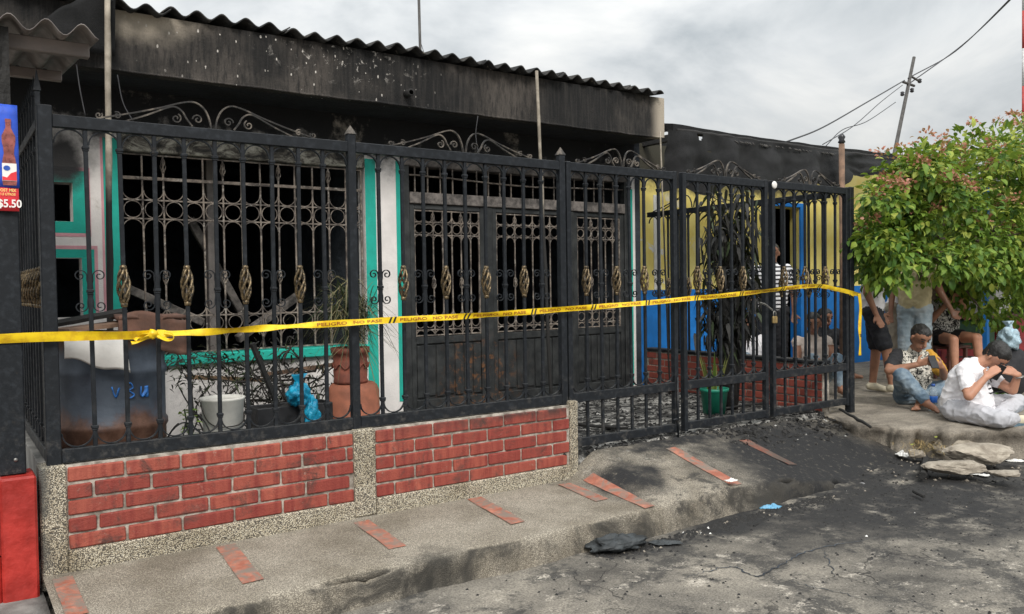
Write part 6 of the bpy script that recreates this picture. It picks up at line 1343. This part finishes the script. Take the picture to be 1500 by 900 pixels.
def standing(u=0., lean=0., arm='down', turn=0.):
    """joints of a standing adult, 1.68 m, facing the camera turned by turn"""
    J = dict(hipL=V(-.09, 0, .88), hipR=V(.09, 0, .88), shL=V(-.17+lean, .0, 1.36), shR=V(.17+lean, 0, 1.36), head=V(lean*1.2, -.02, 1.54), elL=V(-.24+lean, .03, 1.09), haL=V(-.24+lean, -.06, .86), elR=V(.24+lean, .03, 1.09), haR=V(.24+lean, -.06, .86),
             knL=V(-.10, -.02, .47), anL=V(-.11, .02, .08), toL=V(-.13, -.12, .03), knR=V(.10, -.02, .47), anR=V(.11, .02, .08), toR=V(.13, -.12, .03))
    Rm = Matrix.Rotation(turn, 3, 'Z'); return {k_: Rm @ v_ for k_, v_ in J.items()}, Rm
# standing person with black shorts
J, Rm = standing(turn=R(60)); J['knL'] = Rm @ V(-.09, -.14, .48); J['anL'] = Rm @ V(-.10, -.20, .09); J['toL'] = Rm @ V(-.11, -.33, .04)
person('standing person in white T-shirt and black shorts with bare legs beside the end post', px(1279, 576, 2, TR), J, 'tee_white', 'shorts_black', 'skin_b', 'shoe', .5, .42, True, .012, Rm @ V(0, -1, 0), group='people standing under the tree')
# standing man in beige
J, Rm = standing(turn=R(-35)); J['elR'] = V(.24, -.10, 1.08); J['haR'] = V(.30, -.22, .88); 
person('standing man in beige T-shirt and pale jeans behind the man with the phone', px(1340, 566, 2, TR), J, 'tee_beige', 'denim_pale', 'skin_c', 'shoe', .5, .95, True, .012, Rm @ V(0, -1, 0), group='people standing under the tree')
# person bending, white top, khaki trousers
J, Rm = standing(turn=R(70)); 
for k_ in ('shL', 'shR', 'head', 'elL', 'elR', 'haL', 'haR'): J[k_] = J[k_]+Rm @ V(0, -.20, -.12)
person('person in white top and grey-khaki trousers bending between the blue wall and the standing man', px(1310, 560, 2, TR), J, 'tee_white', 'khaki', 'skin_c', 'shoe', .6, .95, True, .014, Rm @ V(0, -1, -.2), group='people standing under the tree')
# woman on a brown chair
bs = px(1384, 558, 2, TR); chair = thing('chair', 'brown plastic chair under the woman in the floral top', 'chair', bs, -YAW+R(30))
part('seat', lambda m: m.cbox(-.22, .22, -.2, .22, .40, .43, .01), 'chair_brown', chair); part('backrest', lambda m: m.cbox(-.22, .22, .20, .235, .50, .86, .01), 'chair_brown', chair)
for a in (-.2, TR):
    for b in (-.18, .2): part('leg', lambda m: m.cbox(a-.02, a+.02, b-.02, b+.02, 0, .4, .004), 'chair_brown', chair)
J = dict(hipL=V(-.09, .02, .53), hipR=V(.09, .02, .53), shL=V(-.16, .04, .98), shR=V(.16, .02, .98), head=V(-.02, -.02, 1.15), elL=V(-.20, -.08, .74), haL=V(-.06, -.20, .95), elR=V(.22, -.08, .76), haR=V(.10, -.22, .92), knL=V(-.12, -.42, .52), anL=V(-.12, -.46, .10), toL=V(-.12, -.60, .04), knR=V(.16, -.40, .54), anR=V(.18, -.44, .10), toR=V(.2, -.58, .04))
person('woman in black and white floral top sitting on a brown chair, hands near her face', bs, J, 'floral', 'black_cloth', 'skin_a', None, .3, .2, True, .012, (.3, -.9, -.3), longhair=True)
# people beyond the gates
J, Rm = standing(turn=R(-20)); person('standing person in black and white striped T-shirt and dark trousers behind the chained gate', px(1131, 400, 1, 1.75).xy.to_3d()+V(0, 0, TR), J, 'striped', 'black_cloth', 'skin_c', 'shoe', .55, .95, True, .012, Rm @ V(0, -1, 0))
def squat(): return dict(hipL=V(-.09, .1, .11), hipR=V(.09, .1, .11), shL=V(-.16, .1, .55), shR=V(.16, .1, .55), head=V(0, .06, .74), elL=V(-.22, -.04, .34), haL=V(-.12, -.22, .36), elR=V(.22, -.04, .34), haR=V(.12, -.22, .36), knL=V(-.13, -.28, .38), anL=V(-.12, -.42, .08), toL=V(-.13, -.55, .04), knR=V(.13, -.28, .38), anR=V(.12, -.42, .08), toR=V(.13, -.55, .04))
def sit_at(x, ytop, y_, h_=.84): p = px(x, ytop, 1, y_); return V(p.x, y_, max(TR, p.z-h_))
def stool(lab, p, h_):
    s_ = thing('stool', lab, 'stool', (p.x, p.y, TR), -YAW); part('seat', lambda m: m.cbox(-.18, .18, -.05, .22, h_-.04, h_, .01), 'chair_brown', s_)
    for a in (-.15, .15):
        for b in (-.03, .2): part('leg', lambda m: m.cbox(a-.018, a+.018, b-.018, b+.018, 0, h_-.04, .003), 'chair_brown', s_)
for lab, x, yt, y_, sh_, sk in (('seated person in white top behind the low brick wall near the charred tree', 1098, 478, 1.7, 'tee_white', 'skin_c'), ('seated person in cream vest behind the low brick wall near the end gate', 1194, 470, 1.1, 'cream_cloth', 'skin_b')):
    p = sit_at(x, yt, y_); J = squat(); h_ = p.z-TR
    if h_ > .06: stool('low brown stool under the '+lab.split(' behind')[0], p, h_+.02)
    person(lab, p, J, sh_, 'denim', sk, None, .1 if 'vest' in lab else .5, .9, True, .013, (-.3, -.9, -.2), group='people seated beyond the low wall')
p = px(1262, 556, 2, TR); J = squat(); J['anL'] = V(.05, -.40, .07); J['toL'] = V(.14, -.48, .04); J['anR'] = V(.16, -.36, .07); J['toR'] = V(.26, -.42, .04); J['knL'] = V(-.05, -.26, .36); J['knR'] = V(.10, -.22, .36)
person('barefoot person in dark clothes sitting behind the end post', p+V(-.05, .45, 0), J, 'black_cloth', 'shorts_black', 'skin_b', None, .5, .45, True, .012, (.3, -.9, -.2))
bag('plastic_bag', 'pale blue plastic bag lying on the black backpack behind the bowed man', px(1478, 513, 2, TR+.50), (.10, .09, .12), 'bag_pale', 7.7)
cr8 = thing('red_crate', 'dark red plastic crate behind the seated men under the tree', 'crate', px(1425, 560, 2, TR)+V(.5, .5, 0), -YAW)
part('shell', lambda m: (m.cbox(-.22, .22, -.16, -.145, 0, .34, .005), m.cbox(-.22, .22, .145, .16, 0, .34, .005), m.cbox(-.22, -.205, -.144, .144, 0, .34, .005), m.cbox(.205, .22, -.144, .144, 0, .34, .005), m.box(-.204, .204, -.144, .144, .0, .02)), 'dark_red', cr8)
for k_ in range(3): part('slot', lambda m: m.cbox(-.17, .17, -.164, -.159, .08+.08*k_, .10+.08*k_, .001), 'black_plastic', cr8)
# things the bag and crate share the terrace with
cb2 = thing('black_backpack', 'black backpack under the pale blue bag behind the bowed man', 'backpack', V(*px(1478, 513, 2, TR+.50).xy, TR), -YAW)
mb = MB(); mb.ball((0, 0, .26), (.20, .13, .27), 18, 12, .25, 2.0, 3.3); obj('body', mb, 'black_cloth', cb2); mb = MB(); mb.tube([(-.06, -.02, .50), (0, -.03, .57), (.06, -.02, .50)], .012, 6); obj('handle', mb, 'black_cloth', cb2)
